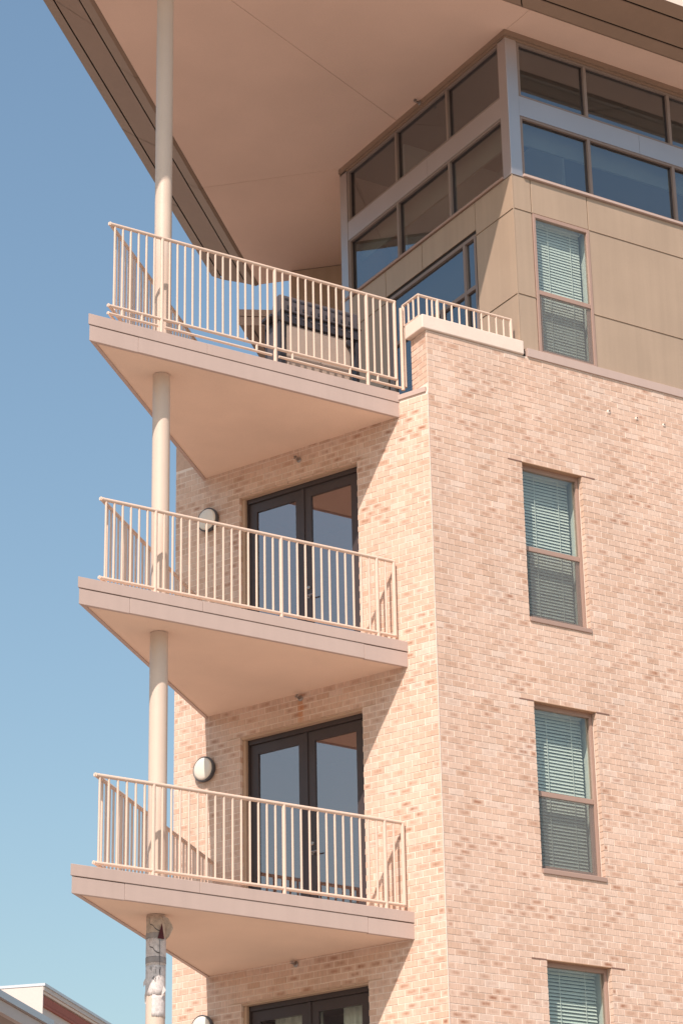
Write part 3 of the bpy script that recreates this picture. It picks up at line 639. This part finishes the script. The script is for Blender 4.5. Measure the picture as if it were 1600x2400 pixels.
# terrace door unit on the short wall
td = MB(); y0, y1, z0, z1 = 0.985, 3.24, 15.72, 18.80
for a, b in ((y0, y0+0.05), (1.245, 1.305), (3.12, y1)): Lbox(td, a, b, z0, z1, -0.015, 0.08)
Lbox(td, y0+0.05, 3.12, z1-0.05, z1, -0.014, 0.08); Lbox(td, y0+0.05, 3.12, 17.97, 18.03, -0.016, 0.08); Lbox(td, y0+0.05, 3.12, z0, z0+0.1, -0.016, 0.08); Lbox(td, 1.85, 1.91, z0+0.1, 17.97, -0.017, 0.08)
tdo = td.build('terrace_door', M['mull'], B)
for a, b, c, d in ((y0+0.05, 1.245, 18.03, z1-0.05), (1.305, 3.12, 18.03, z1-0.05), (y0+0.05, 1.245, z0+0.1, 17.97), (1.305, 1.85, z0+0.1, 17.97), (1.91, 3.12, z0+0.1, 17.97)):
    mb = MB(); Lbox(mb, a, b, c, d, -0.05, 0.008); mb.build('pane', M['glass_pent'], tdo)
sl = MB(); sl.quad((-0.012, 0, -0.012), (0.012, 0, 0.012), (0.012, 1.79, 0.012), (-0.012, 1.79, -0.012)); sme = sl.mesh('slat', M['slat'])
z = 18.72
while z > 16.3:
    inst('slat', sme, tdo, (XP+0.14, 1.31, z)); z -= 0.043
mb = MB(); mb.bx(XP+0.3, XP+0.33, 0.95, 3.3, 15.8, 19.1); mb.build('room_lining', M['room'], tdo)
# wing wall beyond, turned 45 degrees, and the return that joins it to the short wall
W0 = Vector((2.505, 7.627, 0)); wd = vaz(-45); wnrm = vaz(225)
wb = MB(); wb.box(W0+ZV*15.6, wd*3.2, -wnrm*0.2, ZV*(ZS-15.6+0.02)); wing = wb.build('wing_wall', M['dark'], B)
for z0, z1 in ((15.62, 16.9), (16.9, 18.2), (18.2, 19.9), (19.9, 21.56)):
    for a, b in ((0.0, 1.25), (1.25, 3.2)):
        mb = MB(); mb.box(W0+wd*(a+0.004)+ZV*(z0+0.005)+wnrm*0.018, wd*(b-a-0.008), -wnrm*0.017, ZV*(z1-z0-0.01)); mb.build('wall_panel', M['panel'], wing)
mb = MB(); mb.box(Vector((XP+0.06, LE-0.02, 15.7)), vaz(45)*2.8, vaz(-45)*0.12, ZV*(ZS-15.7)); mb.build('return_wall', M['panel'], wing)
# flashing at the base of the penthouse, coping and cap over the door wall
mb = MB(); mb.bx(1.595, 9.0, -0.022, YP-0.003, 16.49, 16.612); mb.build('base_flashing', M['fascia'], B, bevel=0.004)
mb = MB(); mb.box(dL*0.03+nLo*0.018+ZV*15.615, dL*0.425, -nLo*0.24, ZV*0.07); mb.build('wall_cap', M['fascia'], B, bevel=0.004)
pier = MB(); pier.bx(0.009, 0.25, 0.10, 0.350, 15.62, 16.485); pier.bx(0.25, XP-0.01, 0.2465, 0.30, 15.62, 16.485); po = pier.build('parapet', M['mortar'], B)
bp_ = brick_list(0.004, 0.352, 15.62, ZRT+0.01, zrefR, [], shift=0.1)
fb = MB()
for (p, q, a, b) in bp_:
    if a < 15.68: continue
    me = MB(); me.box((0.0, p, a), (0, q-p, 0), (0.06, 0, 0), (0, 0, b-a)); o = me.build('brick', M['brick_obj'], po)
    uv = o.data.uv_layers.new(name='UVMap')
    for i, l in enumerate(uv.data): l.uv = ((0, 0), (1, 0), (1, 1), (0, 1))[i % 4]
cp = MB(); cp.prism([(-0.07, -0.03), (XP-0.004, -0.03), (XP-0.004, 0.27), (0.28, 0.27), (0.28, 0.385), (-0.07, 0.385)], 16.497, 16.695); cp.build('coping', M['coping'], B, bevel=0.012)
# small railing on the coping
c0 = Vector((-0.085, 0.125, 0)); c1 = Vector((1.452, 0.115, 0)); c2 = Vector((-0.08, 0.48, 0)); c0.x = -0.02; c2.x = -0.02
mb = MB(); zt = 17.065
mb.tube(c0+ZV*(zt-0.02), c1+ZV*(zt-0.02), 0.0205, 12); mb.tube(c0+ZV*(zt-0.02)-Vector((0, .015, 0)), c2+ZV*(zt-0.02), 0.0205, 12); mb.tube(c0+ZV*16.735, c1+ZV*16.735, 0.0165, 12); mb.tube(c0+ZV*16.735-Vector((0, .01, 0)), c2+ZV*16.735, 0.0165, 12)
cr = mb.build('parapet_railing', M['rail'], B, smooth=True)
bm = baluster_mesh('baluster', zt-0.02-16.735, 0.0142); pm = baluster_mesh('post', zt-0.02-16.69, 0.0245, 12); lm = baluster_mesh('post', zt-0.02-15.86, 0.0245, 12)
fd = (c1-c0)/(c1.x-c0.x)
for x in (-0.015, 0.115, 0.195, 0.385, 0.502, 0.62, 0.737, 0.854, 0.971, 1.088, 1.205, 1.322): inst('baluster', bm, cr, c0+fd*(x-c0.x)+ZV*16.735)
for x in (0.275, 1.44): inst('post', pm, cr, c0+fd*(x-c0.x)+ZV*16.69)
for y in (0.24, 0.355): inst('baluster', bm, cr, Vector((c0.x, y, 16.735)))
inst('post', lm, cr, Vector((c2.x, c2.y, 15.86))); inst('post', lm, cr, Vector((c2.x-0.05, c2.y-0.02, 15.80)))

# ---------------------------------------------------------------- roof
YF = -0.545; KD = 5.97; KE = 10.565                    # front edge y, side edge y = x+KD, end edge x+y = KE
r2 = math.sqrt(2)
def edge_pts(o):
    yf = YF-o; kd = KD+o*r2; ke = KE
    return Vector((yf-kd, yf, 0)), Vector((ke-yf, yf, 0)), Vector(((ke-kd)/2, (ke+kd)/2, 0))   # tip, far right, back
def clip(poly, n, c):                                  # keep points with n.p <= c
    out = []
    for i in range(len(poly)):
        a, b = poly[i], poly[(i+1) % len(poly)]; da, db = n.dot(a)-c, n.dot(b)-c
        if da <= 0: out.append(a)
        if da*db < 0: out.append(a + (b-a)*(da/(da-db)))
    return out
T0, T1, T2 = edge_pts(0.0)
rb = MB(); rb.prism([(v.x, v.y) for v in edge_pts(0.70)], ZS+0.30, ZS+0.51); rb.prism([(v.x, v.y) for v in edge_pts(0.05)], ZS+0.03, ZS+0.30)
roof = rb.build('roof', M['dark'], B)
n1 = Vector((-math.sin(R(22.3)), math.cos(R(22.3)), 0)); l1 = n1.dot(Vector((-2.14, 1.30, 0)))
n2_ = Vector((1, 1, 0)).normalized(); l2 = 5.90/r2
n3 = Vector((1, 0, 0)); l3 = XP+0.005
polys = [[T0, T1, T2]]
for n, l in ((n1, l1), (n2_, l2)):
    polys = [q for p in polys for q in (clip(p, n, l-0.004), clip(p, -n, -l-0.004)) if len(q) > 2]
out = []
for p in polys:
    if min(v.y for v in p) < YF+0.1 and n1.dot(p[0]) < l1+1e-3 and min(v.x for v in p) < XP < max(v.x for v in p) and n2_.dot(p[0]) <= l2+1e-3:
        out += [clip(p, n3, l3-0.003), clip(p, -n3, -l3-0.003)]
    else: out.append(p)
for p in out:
    mb = MB(); mb.prism([(v.x, v.y) for v in p], ZS, ZS+0.028); mb.build('soffit_panel', M['soffit2'] if 'soffit2' in M else M['soffit'], roof)
# sloping edge bands with open joints, front + side + end
PROF = [[(0.003, -0.002), (0.055, -0.022), (0.212, 0.046)], [(0.236, 0.056), (0.614, 0.177)], [(0.640, 0.187), (0.812, 0.272)]]
def at_len(A, B_, t): return A + (B_-A)*t
for bi, prof in enumerate(PROF):
    cuts = {0: (0.0, 2.15, 4.75, 7.3), 1: (0.0, 1.0, 3.95, 7.3), 2: (0.0, 1.8, 4.4, 7.9)}[bi]
    for e in range(2):
        L_ = (edge_pts(0.4)[(0, 0, 2)[e]] - edge_pts(0.4)[(1, 2, 1)[e]]).length
        # joint positions measured along each edge from its visible end
        if e == 0: js = [0, 8.55 if bi != 2 else 7.4, 11.6, 14.6]
        elif e == 1: js = [0, (2.82, 2.72, 5.35)[bi], (6.4, 5.3, 8.9)[bi], (9.9, 8.9, 11.0)[bi]]
        else: js = [0, 5.0]
        js = [j/L_ for j in js if j < L_-0.5]+[1.0]
        for i in range(len(js)-1):
            mb = MB()
            for a, b in zip(prof[:-1], prof[1:]):
                A0, A1 = (edge_pts(a[0])[k] for k in ((0, 1), (0, 2), (2, 1))[e]); B0, B1 = (edge_pts(b[0])[k] for k in ((0, 1), (0, 2), (2, 1))[e])
                g0 = 0.0006 if i else 0; g1 = 0.0006 if i < len(js)-2 else 0
                q = [at_len(A0, A1, js[i]+g0)+ZV*(ZS+a[1]), at_len(A0, A1, js[i+1]-g1)+ZV*(ZS+a[1]), at_len(B0, B1, js[i+1]-g1)+ZV*(ZS+b[1]), at_len(B0, B1, js[i]+g0)+ZV*(ZS+b[1])]
                mb.quad(*q); mb.quad(*[v+ZV*0.012 for v in q])
            mb.build('fascia_panel', M['band'], roof)
# dark backing behind the joints and the sunlit top edge
mb = MB()
for e in ((0, 1), (0, 2), (2, 1)):
    a, b = (0.17, 0.08), (0.76, 0.29)
    A0, A1 = (edge_pts(a[0])[k] for k in e); B0, B1 = (edge_pts(b[0])[k] for k in e)
    mb.quad(A0+ZV*(ZS+a[1]), A1+ZV*(ZS+a[1]), B1+ZV*(ZS+b[1]), B0+ZV*(ZS+b[1]))
mb.build('fascia_backing', M['dark'], roof)
mb = MB()
for e in ((0, 1), (0, 2), (2, 1)):
    A0, A1 = (edge_pts(0.814)[k] for k in e); B0, B1 = (edge_pts(0.70)[k] for k in e)
    mb.quad(A0+ZV*(ZS+0.274), A1+ZV*(ZS+0.274), A1+ZV*(ZS+0.52), A0+ZV*(ZS+0.52)); mb.quad(A0+ZV*(ZS+0.52), A1+ZV*(ZS+0.52), B1+ZV*(ZS+0.52), B0+ZV*(ZS+0.52))
mb.build('roof_edge_cap', M['coping'], roof)
# canopy of the wing beyond, fixed to the side wall of the wing
q0 = Vector((1.228, 7.035, 0)); e1 = vaz(45); e2 = vaz(-27); zc = 20.0
sw = MB(); sw.box(W0+e1*0.05+ZV*15.6, e1*6, vaz(-45)*0.2, ZV*(ZS-15.6)); sw.build('wing_side_wall', M['panel'], wing)
Q4 = [q0, q0+e1*6, q0+e1*6+vaz(-45)*1.1, q0+e2*1.5]
mb = MB(); mb.prism([(v.x, v.y) for v in Q4], zc, zc+0.24); r2o = mb.build('wing_canopy', M['band'], B)
en = vaz(-27-90)
for z0, z1, o in ((-0.004, 0.135, 0.02), (0.148, 0.262, 0.032)):
    m2 = MB(); m2.box(q0+en*o-e2*0.02+ZV*(zc+z0), e2*1.5, -en*o*0.9, ZV*(z1-z0)); m2.build('fascia_panel', M['fascia'], r2o)
for d in (0.17, 0.50):
    m2 = MB(); m2.box(q0+e2*d+ZV*(zc-0.004), e1*6, e2*0.022, ZV*0.006); m2.build('groove', M['dark'], r2o)

# ================================================================ separate things
def wall_lamp(s, z, label):
    loc = dL*s + ZV*z; t = tag(empty('wall_lamp', loc), label, 'lamp', 'round lamps beside the balcony doors')
    mb = MB(); mb.lathe((0, 0, 0), nLo, [(0.150, -0.002), (0.158, 0.01), (0.158, 0.028), (0.166, 0.032), (0.166, 0.042), (0.160, 0.045), (0.160, 0.052), (0.167, 0.055), (0.167, 0.068), (0.158, 0.074), (0.150, 0.070)], 40); mb.build('ring', M['lampring'], t, smooth=False)
    mb = MB(); mb.lathe((0, 0, 0), nLo, [(0.149, 0.066), (0.145, 0.080), (0.122, 0.092), (0.085, 0.100), (0.03, 0.104), (0.004, 0.1045)], 40); mb.build('lens', M['lens'], t, smooth=True)
    return t
wall_lamp(3.545, 14.74, 'round bulkhead lamp beside the uppermost balcony door, behind the railing')
wall_lamp(3.60, 11.285, 'round bulkhead lamp on brick, half sunlit, beside the middle balcony door')
wall_lamp(3.62, 7.96, 'round bulkhead lamp cut off at the bottom edge of the photo')
def sprinkler(loc, n, label):
    t = tag(empty('sprinkler_head', loc), label, 'sprinkler', 'sprinkler heads')
    mb = MB(); mb.lathe((0, 0, 0), n, [(0.038, -0.003), (0.038, 0.006), (0.018, 0.016), (0.016, 0.05)], 16); mb.build('escutcheon', M['steel'], t)
    mb = MB(); nn = Vector(n); sx = Vector((-nn.y, nn.x, 0))
    for k in (-1, 1): mb.tube(sx*0.014*k+nn*0.045, sx*0.022*k+nn*0.07, 0.004, 6); mb.tube(sx*0.022*k+nn*0.07, nn*0.092, 0.004, 6)
    mb.box(nn*0.09-sx*0.022+ZV*0.006, sx*0.044, nn*0.004, -ZV*0.012); mb.box(nn*0.06-sx*0.02+ZV*0.022, sx*0.04, nn*0.04, ZV*0.003); mb.build('deflector', M['steel'], t)
sprinkler(dL*2.053+ZV*15.222, nLo, 'metal sprinkler head under the top balcony slab')
sprinkler(dL*2.078+ZV*11.933, nLo, 'metal sprinkler head with orange rust stain below it')
sprinkler(dL*2.20+ZV*8.56, nLo, 'metal sprinkler head under the lowest balcony slab')
sprinkler(Vector((XP-0.037, 2.16, 21.53)), Vector((-1, 0, 0)), 'small sprinkler head at the top of the penthouse glazing')

# barbecue on the terrace
gx0, gx1, gy0, gy1, gz = -1.60, -0.40, 0.98, 1.36, 15.705
G = tag(empty('barbecue_grill', (gx0, gy0, gz)), 'dark metal barbecue grill with pale back panels standing behind the top railing', 'grill')
w, d = gx1-gx0, gy1-gy0
def gpart(name, m, fn, bevel=0.004):
    mb = MB(); fn(mb); return mb.build(name, M[m], G, bevel=bevel)
for x, y in ((0.0, 0.0), (w-0.05, 0.0), (0.0, d-0.05), (w-0.05, d-0.05)):
    gpart('leg', 'grilldark', lambda mb: mb.bx(x, x+(0.05 if x else 0.09), y, y+0.05, 0.06, 0.98))
gpart('back_panel', 'grillpanel', lambda mb: mb.bx(0.11, 0.62, 0.004, 0.02, 0.12, 0.93)); gpart('back_panel', 'grillpanel', lambda mb: mb.bx(0.63, w-0.13, 0.006, 0.022, 0.12, 0.93))
gpart('side_panel', 'grillgrey', lambda mb: mb.bx(0.005, 0.02, 0.05, d-0.05, 0.12, 0.95)); gpart('side_panel', 'grillgrey', lambda mb: mb.bx(w-0.02, w-0.005, 0.05, d-0.05, 0.12, 0.95))
gpart('bottom_shelf', 'grilldark', lambda mb: mb.bx(0.01, w-0.01, 0.01, d-0.01, 0.09, 0.12))
def fire(mb): mb.bx(0.0, w+0.02, -0.02, d, 0.95, 1.10)
fb_ = gpart('firebox', 'grilldark', fire)
def hood(mb):
    pr = [(0.0, 1.10), (0.0, 1.33), (0.02, 1.35), (0.12, 1.35), (0.20, 1.25), (0.24, 1.10)]; n = len(mb.v)
    for xx in (0.01, w-0.01):
        for (yy, zz) in pr: mb.v.append((xx, yy, zz))
    k = len(pr); mb.f.append(tuple(n+i for i in range(k))); mb.f.append(tuple(n+k+i for i in range(k))[::-1])
    for i in range(k): j = (i+1) % k; mb.f.append((n+i, n+k+i, n+k+j, n+j))
ho = gpart('hood', 'grillgrey', hood, 0.012)
for i in range(9):
    mb = MB(); x = 0.08+i*(w-0.2)/8.6; mb.bx(x, x+0.085, -0.006, 0.004, 1.275, 1.300); mb.build('vent_slot', M['grilldark'], ho)
    mb = MB(); mb.bx(x+0.03, x+0.10, -0.007, 0.004, 1.16, 1.20); mb.build('vent_slot', M['grilldark'], ho)
    mb = MB(); mb.bx(x+0.02, x+0.07, -0.028, -0.021, 1.03, 1.045); mb.build('vent_slot', M['grillgrey'], fb_)
gpart('rear_rail', 'grilldark', lambda mb: mb.tube((0.0, -0.03, 1.10), (w+0.02, -0.03, 1.10), 0.014))
for xx in (0.35, w-0.28): gpart('hinge', 'steel', lambda mb: mb.tube((xx, -0.035, 1.10), (xx+0.06, -0.035, 1.10), 0.02))
gpart('regulator', 'grilldark', lambda mb: mb.lathe((w-0.16, -0.02, 0.86), (0, -1, 0), [(0.05, -0.03), (0.055, 0.0), (0.05, 0.025), (0.01, 0.03)], 20))
gpart('gas_hose', 'grilldark', lambda mb: (mb.tube((w-0.16, -0.02, 0.81), (w-0.12, -0.02, 0.6), 0.01), mb.tube((w-0.12, -0.02, 0.6), (w-0.14, -0.01, 0.15), 0.01)))
for x in (0.06, w-0.05):
    for y in (0.04, d-0.04): gpart('wheel', 'grilldark', lambda mb: mb.lathe((x, y, 0.035), (1, 0, 0), [(0.035, -0.012), (0.035, 0.012)], 16), 0)
gpart('side_shelf', 'grilldark', lambda mb: mb.bx(-0.10, -0.005, 0.06, d-0.06, 1.02, 1.06))

# torn posters on the column
CZ = math.degrees(math.atan2(CAM.y-PC.y, CAM.x-PC.x))
def wrap(name, m, parent, a0, a1, z0, z1, r, rag0=0.0, rag1=0.0, n=40, seed=1):
    rg = random.Random(seed); mb = MB(); rows = 5
    tops = [z1 + rg.uniform(-rag1, rag1) for _ in range(n+1)]; bots = [z0 + rg.uniform(-rag0, rag0) for _ in range(n+1)]
    for i in range(n+1):
        a = R(CZ + a0 + (a1-a0)*i/n)
        for k in range(rows+1):
            z = bots[i]+(tops[i]-bots[i])*k/rows; rr = r + rg.uniform(0, 0.0011); mb.v.append((PC.x+rr*math.cos(a), PC.y+rr*math.sin(a), z))
    for i in range(n):
        for k in range(rows): b = i*(rows+1)+k; mb.f.append((b, b+rows+1, b+rows+2, b+1))
    o = mb.build(name, m, parent, smooth=True)
    so_ = o.modifiers.new('solid', 'SOLIDIFY'); so_.thickness = 0.0015
    return o
def squiggle(parent, z, r):
    pts = [(-38, 0.10), (-42, 0.06), (-36, 0.02), (-18, 0.005), (-6, -0.03), (8, -0.05), (22, -0.055)]; mb = MB()
    for (a, h), (b, k) in zip(pts[:-1], pts[1:]):
        for q in range(4):
            t0, t1 = q/4, (q+1)/4; A = [(a+(b-a)*t, h+(k-h)*t) for t in (t0, t1)]; ww = 0.0065
            c = []
            for (x, y) in A: an = R(CZ+x); c.append((PC.x+r*math.cos(an), PC.y+r*math.sin(an), z+y))
            mb.quad((c[0][0], c[0][1], c[0][2]-ww), (c[1][0], c[1][1], c[1][2]-ww), (c[1][0], c[1][1], c[1][2]+ww), (c[0][0], c[0][1], c[0][2]+ww))
    mb.build('printed_squiggle', M['ink'], parent)
t = tag(empty('torn_poster', PC+ZV*8.32), 'aged poster peeling off the column top, its corner flaring to the right', 'poster', 'torn posters on the column')
def under(p, o):
    o.parent = p; o.matrix_parent_inverse = Matrix.Translation(-p.location); return o
def fixchildren(p, before):
    for o in list(bpy.data.objects):
        if o.parent == p and o.name not in before: o.matrix_parent_inverse = Matrix.Translation(-Vector(p.location))
wrap('sheet', M['paper2'], t, -125, 60, 8.325, 8.595, 0.1115, 0.006, 0.0, seed=3); wrap('grey_band', M['inkgrey'], t, -95, 45, 8.335, 8.395, 0.1145, 0.004, 0.004, seed=4); squiggle(t, 8.47, 0.1150)
# flap flaring away from the column on its right
rt = Vector((CR.x, CR.y, 0)).normalized(); tc = (CAM-PC); tc.z = 0; tc.normalize()
mb = MB(); fp = [(0.075, 8.585), (0.135, 8.565), (0.175, 8.50), (0.190, 8.455), (0.150, 8.37), (0.105, 8.33), (0.070, 8.335)]
base = [PC+rt*x+tc*(0.085-0.02*i)+ZV*z for i, (x, z) in enumerate(fp)]
mb.poly(base); o = mb.build('loose_flap', M['paper2'], t); so_ = o.modifiers.new('solid', 'SOLIDIFY'); so_.thickness = 0.002
def tri(parent, pts, mname, dd=0.118):
    mb = MB(); mb.poly([PC+rt*x+tc*math.sqrt(max(dd*dd-x*x, 1e-4))+ZV*z for x, z in pts]); o = mb.build('red_tear', M[mname], parent); s = o.modifiers.new('solid', 'SOLIDIFY'); s.thickness = 0.002; return o
tri(t, [(0.018, 8.325), (0.092, 8.318), (0.066, 8.50)], 'inkred', 0.128)
fixchildren(t, ())
t = tag(empty('torn_poster', PC+ZV*8.05), 'grey and white poster with black squiggle wrapped round the column', 'poster', 'torn posters on the column')
wrap('sheet', M['paper'], t, -125, 110, 8.03, 8.335, 0.1130, 0.004, 0.004, seed=5); wrap('grey_band', M['inkgrey'], t, -125, 105, 8.055, 8.125, 0.1155, 0.003, 0.003, seed=6); squiggle(t, 8.215, 0.1160)
mb = MB(); mb.box(PC+rt*0.040+tc*0.114+ZV*8.02, rt*0.006, tc*0.003, ZV*0.29); mb.build('crease', M['ink'], t)
fixchildren(t, ())
t = tag(empty('torn_poster', PC+ZV*7.7), 'tattered white paper remnant lowest on the column, lit by sun', 'poster', 'torn posters on the column')
wrap('sheet', M['paper'], t, -120, 115, 7.69, 8.04, 0.1120, 0.010, 0.004, seed=8); wrap('sheet', M['paper'], t, -22, 118, 7.45, 7.705, 0.1114, 0.006, 0.003, seed=9)
rg = random.Random(5)
for i in range(16):
    x = rg.uniform(-0.09, 0.05); z = rg.uniform(7.86, 8.02); h = rg.uniform(0.015, 0.06)
    mb = MB(); dd = 0.1165; mb.quad(*[PC+rt*xx+tc*math.sqrt(dd*dd-xx*xx)+ZV*zz for xx, zz in ((x, z-h), (x+0.007, z-h), (x+0.009, z), (x, z))]); mb.build('ink_mark', M['ink'] if i % 3 else M['inkgrey'], t)
for pts in ([(-0.105, 7.99), (-0.112, 7.90), (-0.138, 7.85), (-0.134, 7.80), (-0.112, 7.83)], [(-0.108, 7.78), (-0.122, 7.70), (-0.118, 7.62), (-0.105, 7.60)], [(0.06, 7.66), (0.115, 7.74), (0.092, 7.79), (0.075, 7.74)]):
    mb = MB(); mb.poly([PC+rt*x+tc*(0.10 if x > 0 else 0.02)+ZV*z for x, z in pts]); o = mb.build('loose_flap', M['paper'], t); s = o.modifiers.new('solid', 'SOLIDIFY'); s.thickness = 0.002
fixchildren(t, ())

# ---------------------------------------------------------------- neighbours seen at the lower left
e1 = vaz(45); e2 = vaz(135)
q = Vector((17.308, 48.22, 0)); zt = 19.21
N1 = tag(empty('neighbour_building', q), 'distant white building with moulded cornice and red brick band', 'building')
def loc(o, p): o.parent = p; o.matrix_parent_inverse = Matrix.Translation(-Vector(p.location)); return o
def nbox(name, m, parent, org, a, b, z0, z1):
    mb = MB(); mb.box(org+ZV*z0, a, b, ZV*(z1-z0)); return loc(mb.build(name, M[m]), parent)
nbox('wall', 'white', N1, q+e1*0.10+e2*0.05, e1*20, e2*14, 0, 18.25)
nbox('brick_band', 'redbrick', N1, q+e1*0.05+e2*0.0, e1*20.1, e2*0.5, 18.62, 18.86); nbox('brick_course', 'redbrick', N1, q+e1*0.08+e2*-0.02, e1*20, e2*0.5, 18.52, 18.60)
nbox('frieze', 'white', N1, q+e1*0.12+e2*0.06, e1*20, e2*14, 18.26, 18.93)
nbox('cornice_moulding', 'coping', N1, q-e1*0.02-e2*0.04, e1*20.3, e2*14, 18.90, 18.98); nbox('parapet_face', 'white', N1, q+e1*0.0-e2*0.08, e1*20.3, e2*14.2, 18.99, 19.12); nbox('cap', 'metalblue', N1, q-e1*0.03-e2*0.12, e1*20.4, e2*14.3, 19.125, 19.21)
nbox('side_face', 'white', N1, q-e1*0.035-e2*0.06, e1*0.05, e2*14, 17.2, 19.10)
q = Vector((3.896, 21.366, 0)); ze = 12.487
N2 = tag(empty('eaves_building', q), 'nearer building with pale metal gutter and dark eaves, bottom left corner', 'building')
q_ = q - e1*6
L2 = 6+3.19
nbox('gutter', 'metalblue', N2, q_, e1*L2, e2*0.16, ze-0.14, ze); nbox('gutter_lip', 'frame', N2, q_+e2*0.02, e1*(L2-0.02), e2*0.15, ze-0.165, ze-0.142); nbox('fascia', 'white', N2, q_+e2*0.05, e1*(L2-0.05), e2*0.12, ze-0.40, ze-0.168)
nbox('eaves_soffit', 'band', N2, q_+e2*0.17, e1*(L2-0.1), e2*1.4, ze-0.38, ze-0.34); nbox('wall', 'redbrick', N2, q_+e2*1.3, e1*(L2-1.0), e2*9, 0, ze-0.385)
mb = MB(); A_ = q_+e2*0.02; mb.poly([A_+ZV*ze, A_+e1*L2+ZV*ze, A_+e1*(L2-0.3)+e2*6+ZV*(ze+0.8), A_+e2*6+ZV*(ze+0.8)]); loc(mb.build('roof_slope', M['metalblue']), N2)
# the block across the street that the door glass mirrors
c = Vector((-58.5, 21.0, 0)); a = vaz(72); b = vaz(162)
N3 = tag(empty('mirrored_building', c), 'brick building with green roof mirrored low in the balcony door glass', 'building')
nbox('wall', 'darkbrick', N3, c-a*14, a*28, b*10, 0, 22.6); nbox('tower', 'grilldark', N3, c+a*6.4+b*1, a*2.6, b*2.6, 22.6, 28.0)
mb = MB(); p4 = [c-a*14.6-b*0.6, c+a*14.6-b*0.6, c+a*14.6+b*10.6, c-a*14.6+b*10.6]; rdg = [c-a*8+b*5, c+a*8+b*5]
mb.poly([p4[0]+ZV*22.6, p4[1]+ZV*22.6, rdg[1]+ZV*26, rdg[0]+ZV*26]); mb.poly([p4[2]+ZV*22.6, p4[3]+ZV*22.6, rdg[0]+ZV*26, rdg[1]+ZV*26]); mb.poly([p4[1]+ZV*22.6, p4[2]+ZV*22.6, rdg[1]+ZV*26]); mb.poly([p4[3]+ZV*22.6, p4[0]+ZV*22.6, rdg[0]+ZV*26]); loc(mb.build('roof', M['greenroof']), N3)
for i in range(9):
    nbox('window', 'door', N3, c-a*13+a*i*3.0-b*0.03, a*1.3, b*0.1, 18.0, 20.4)
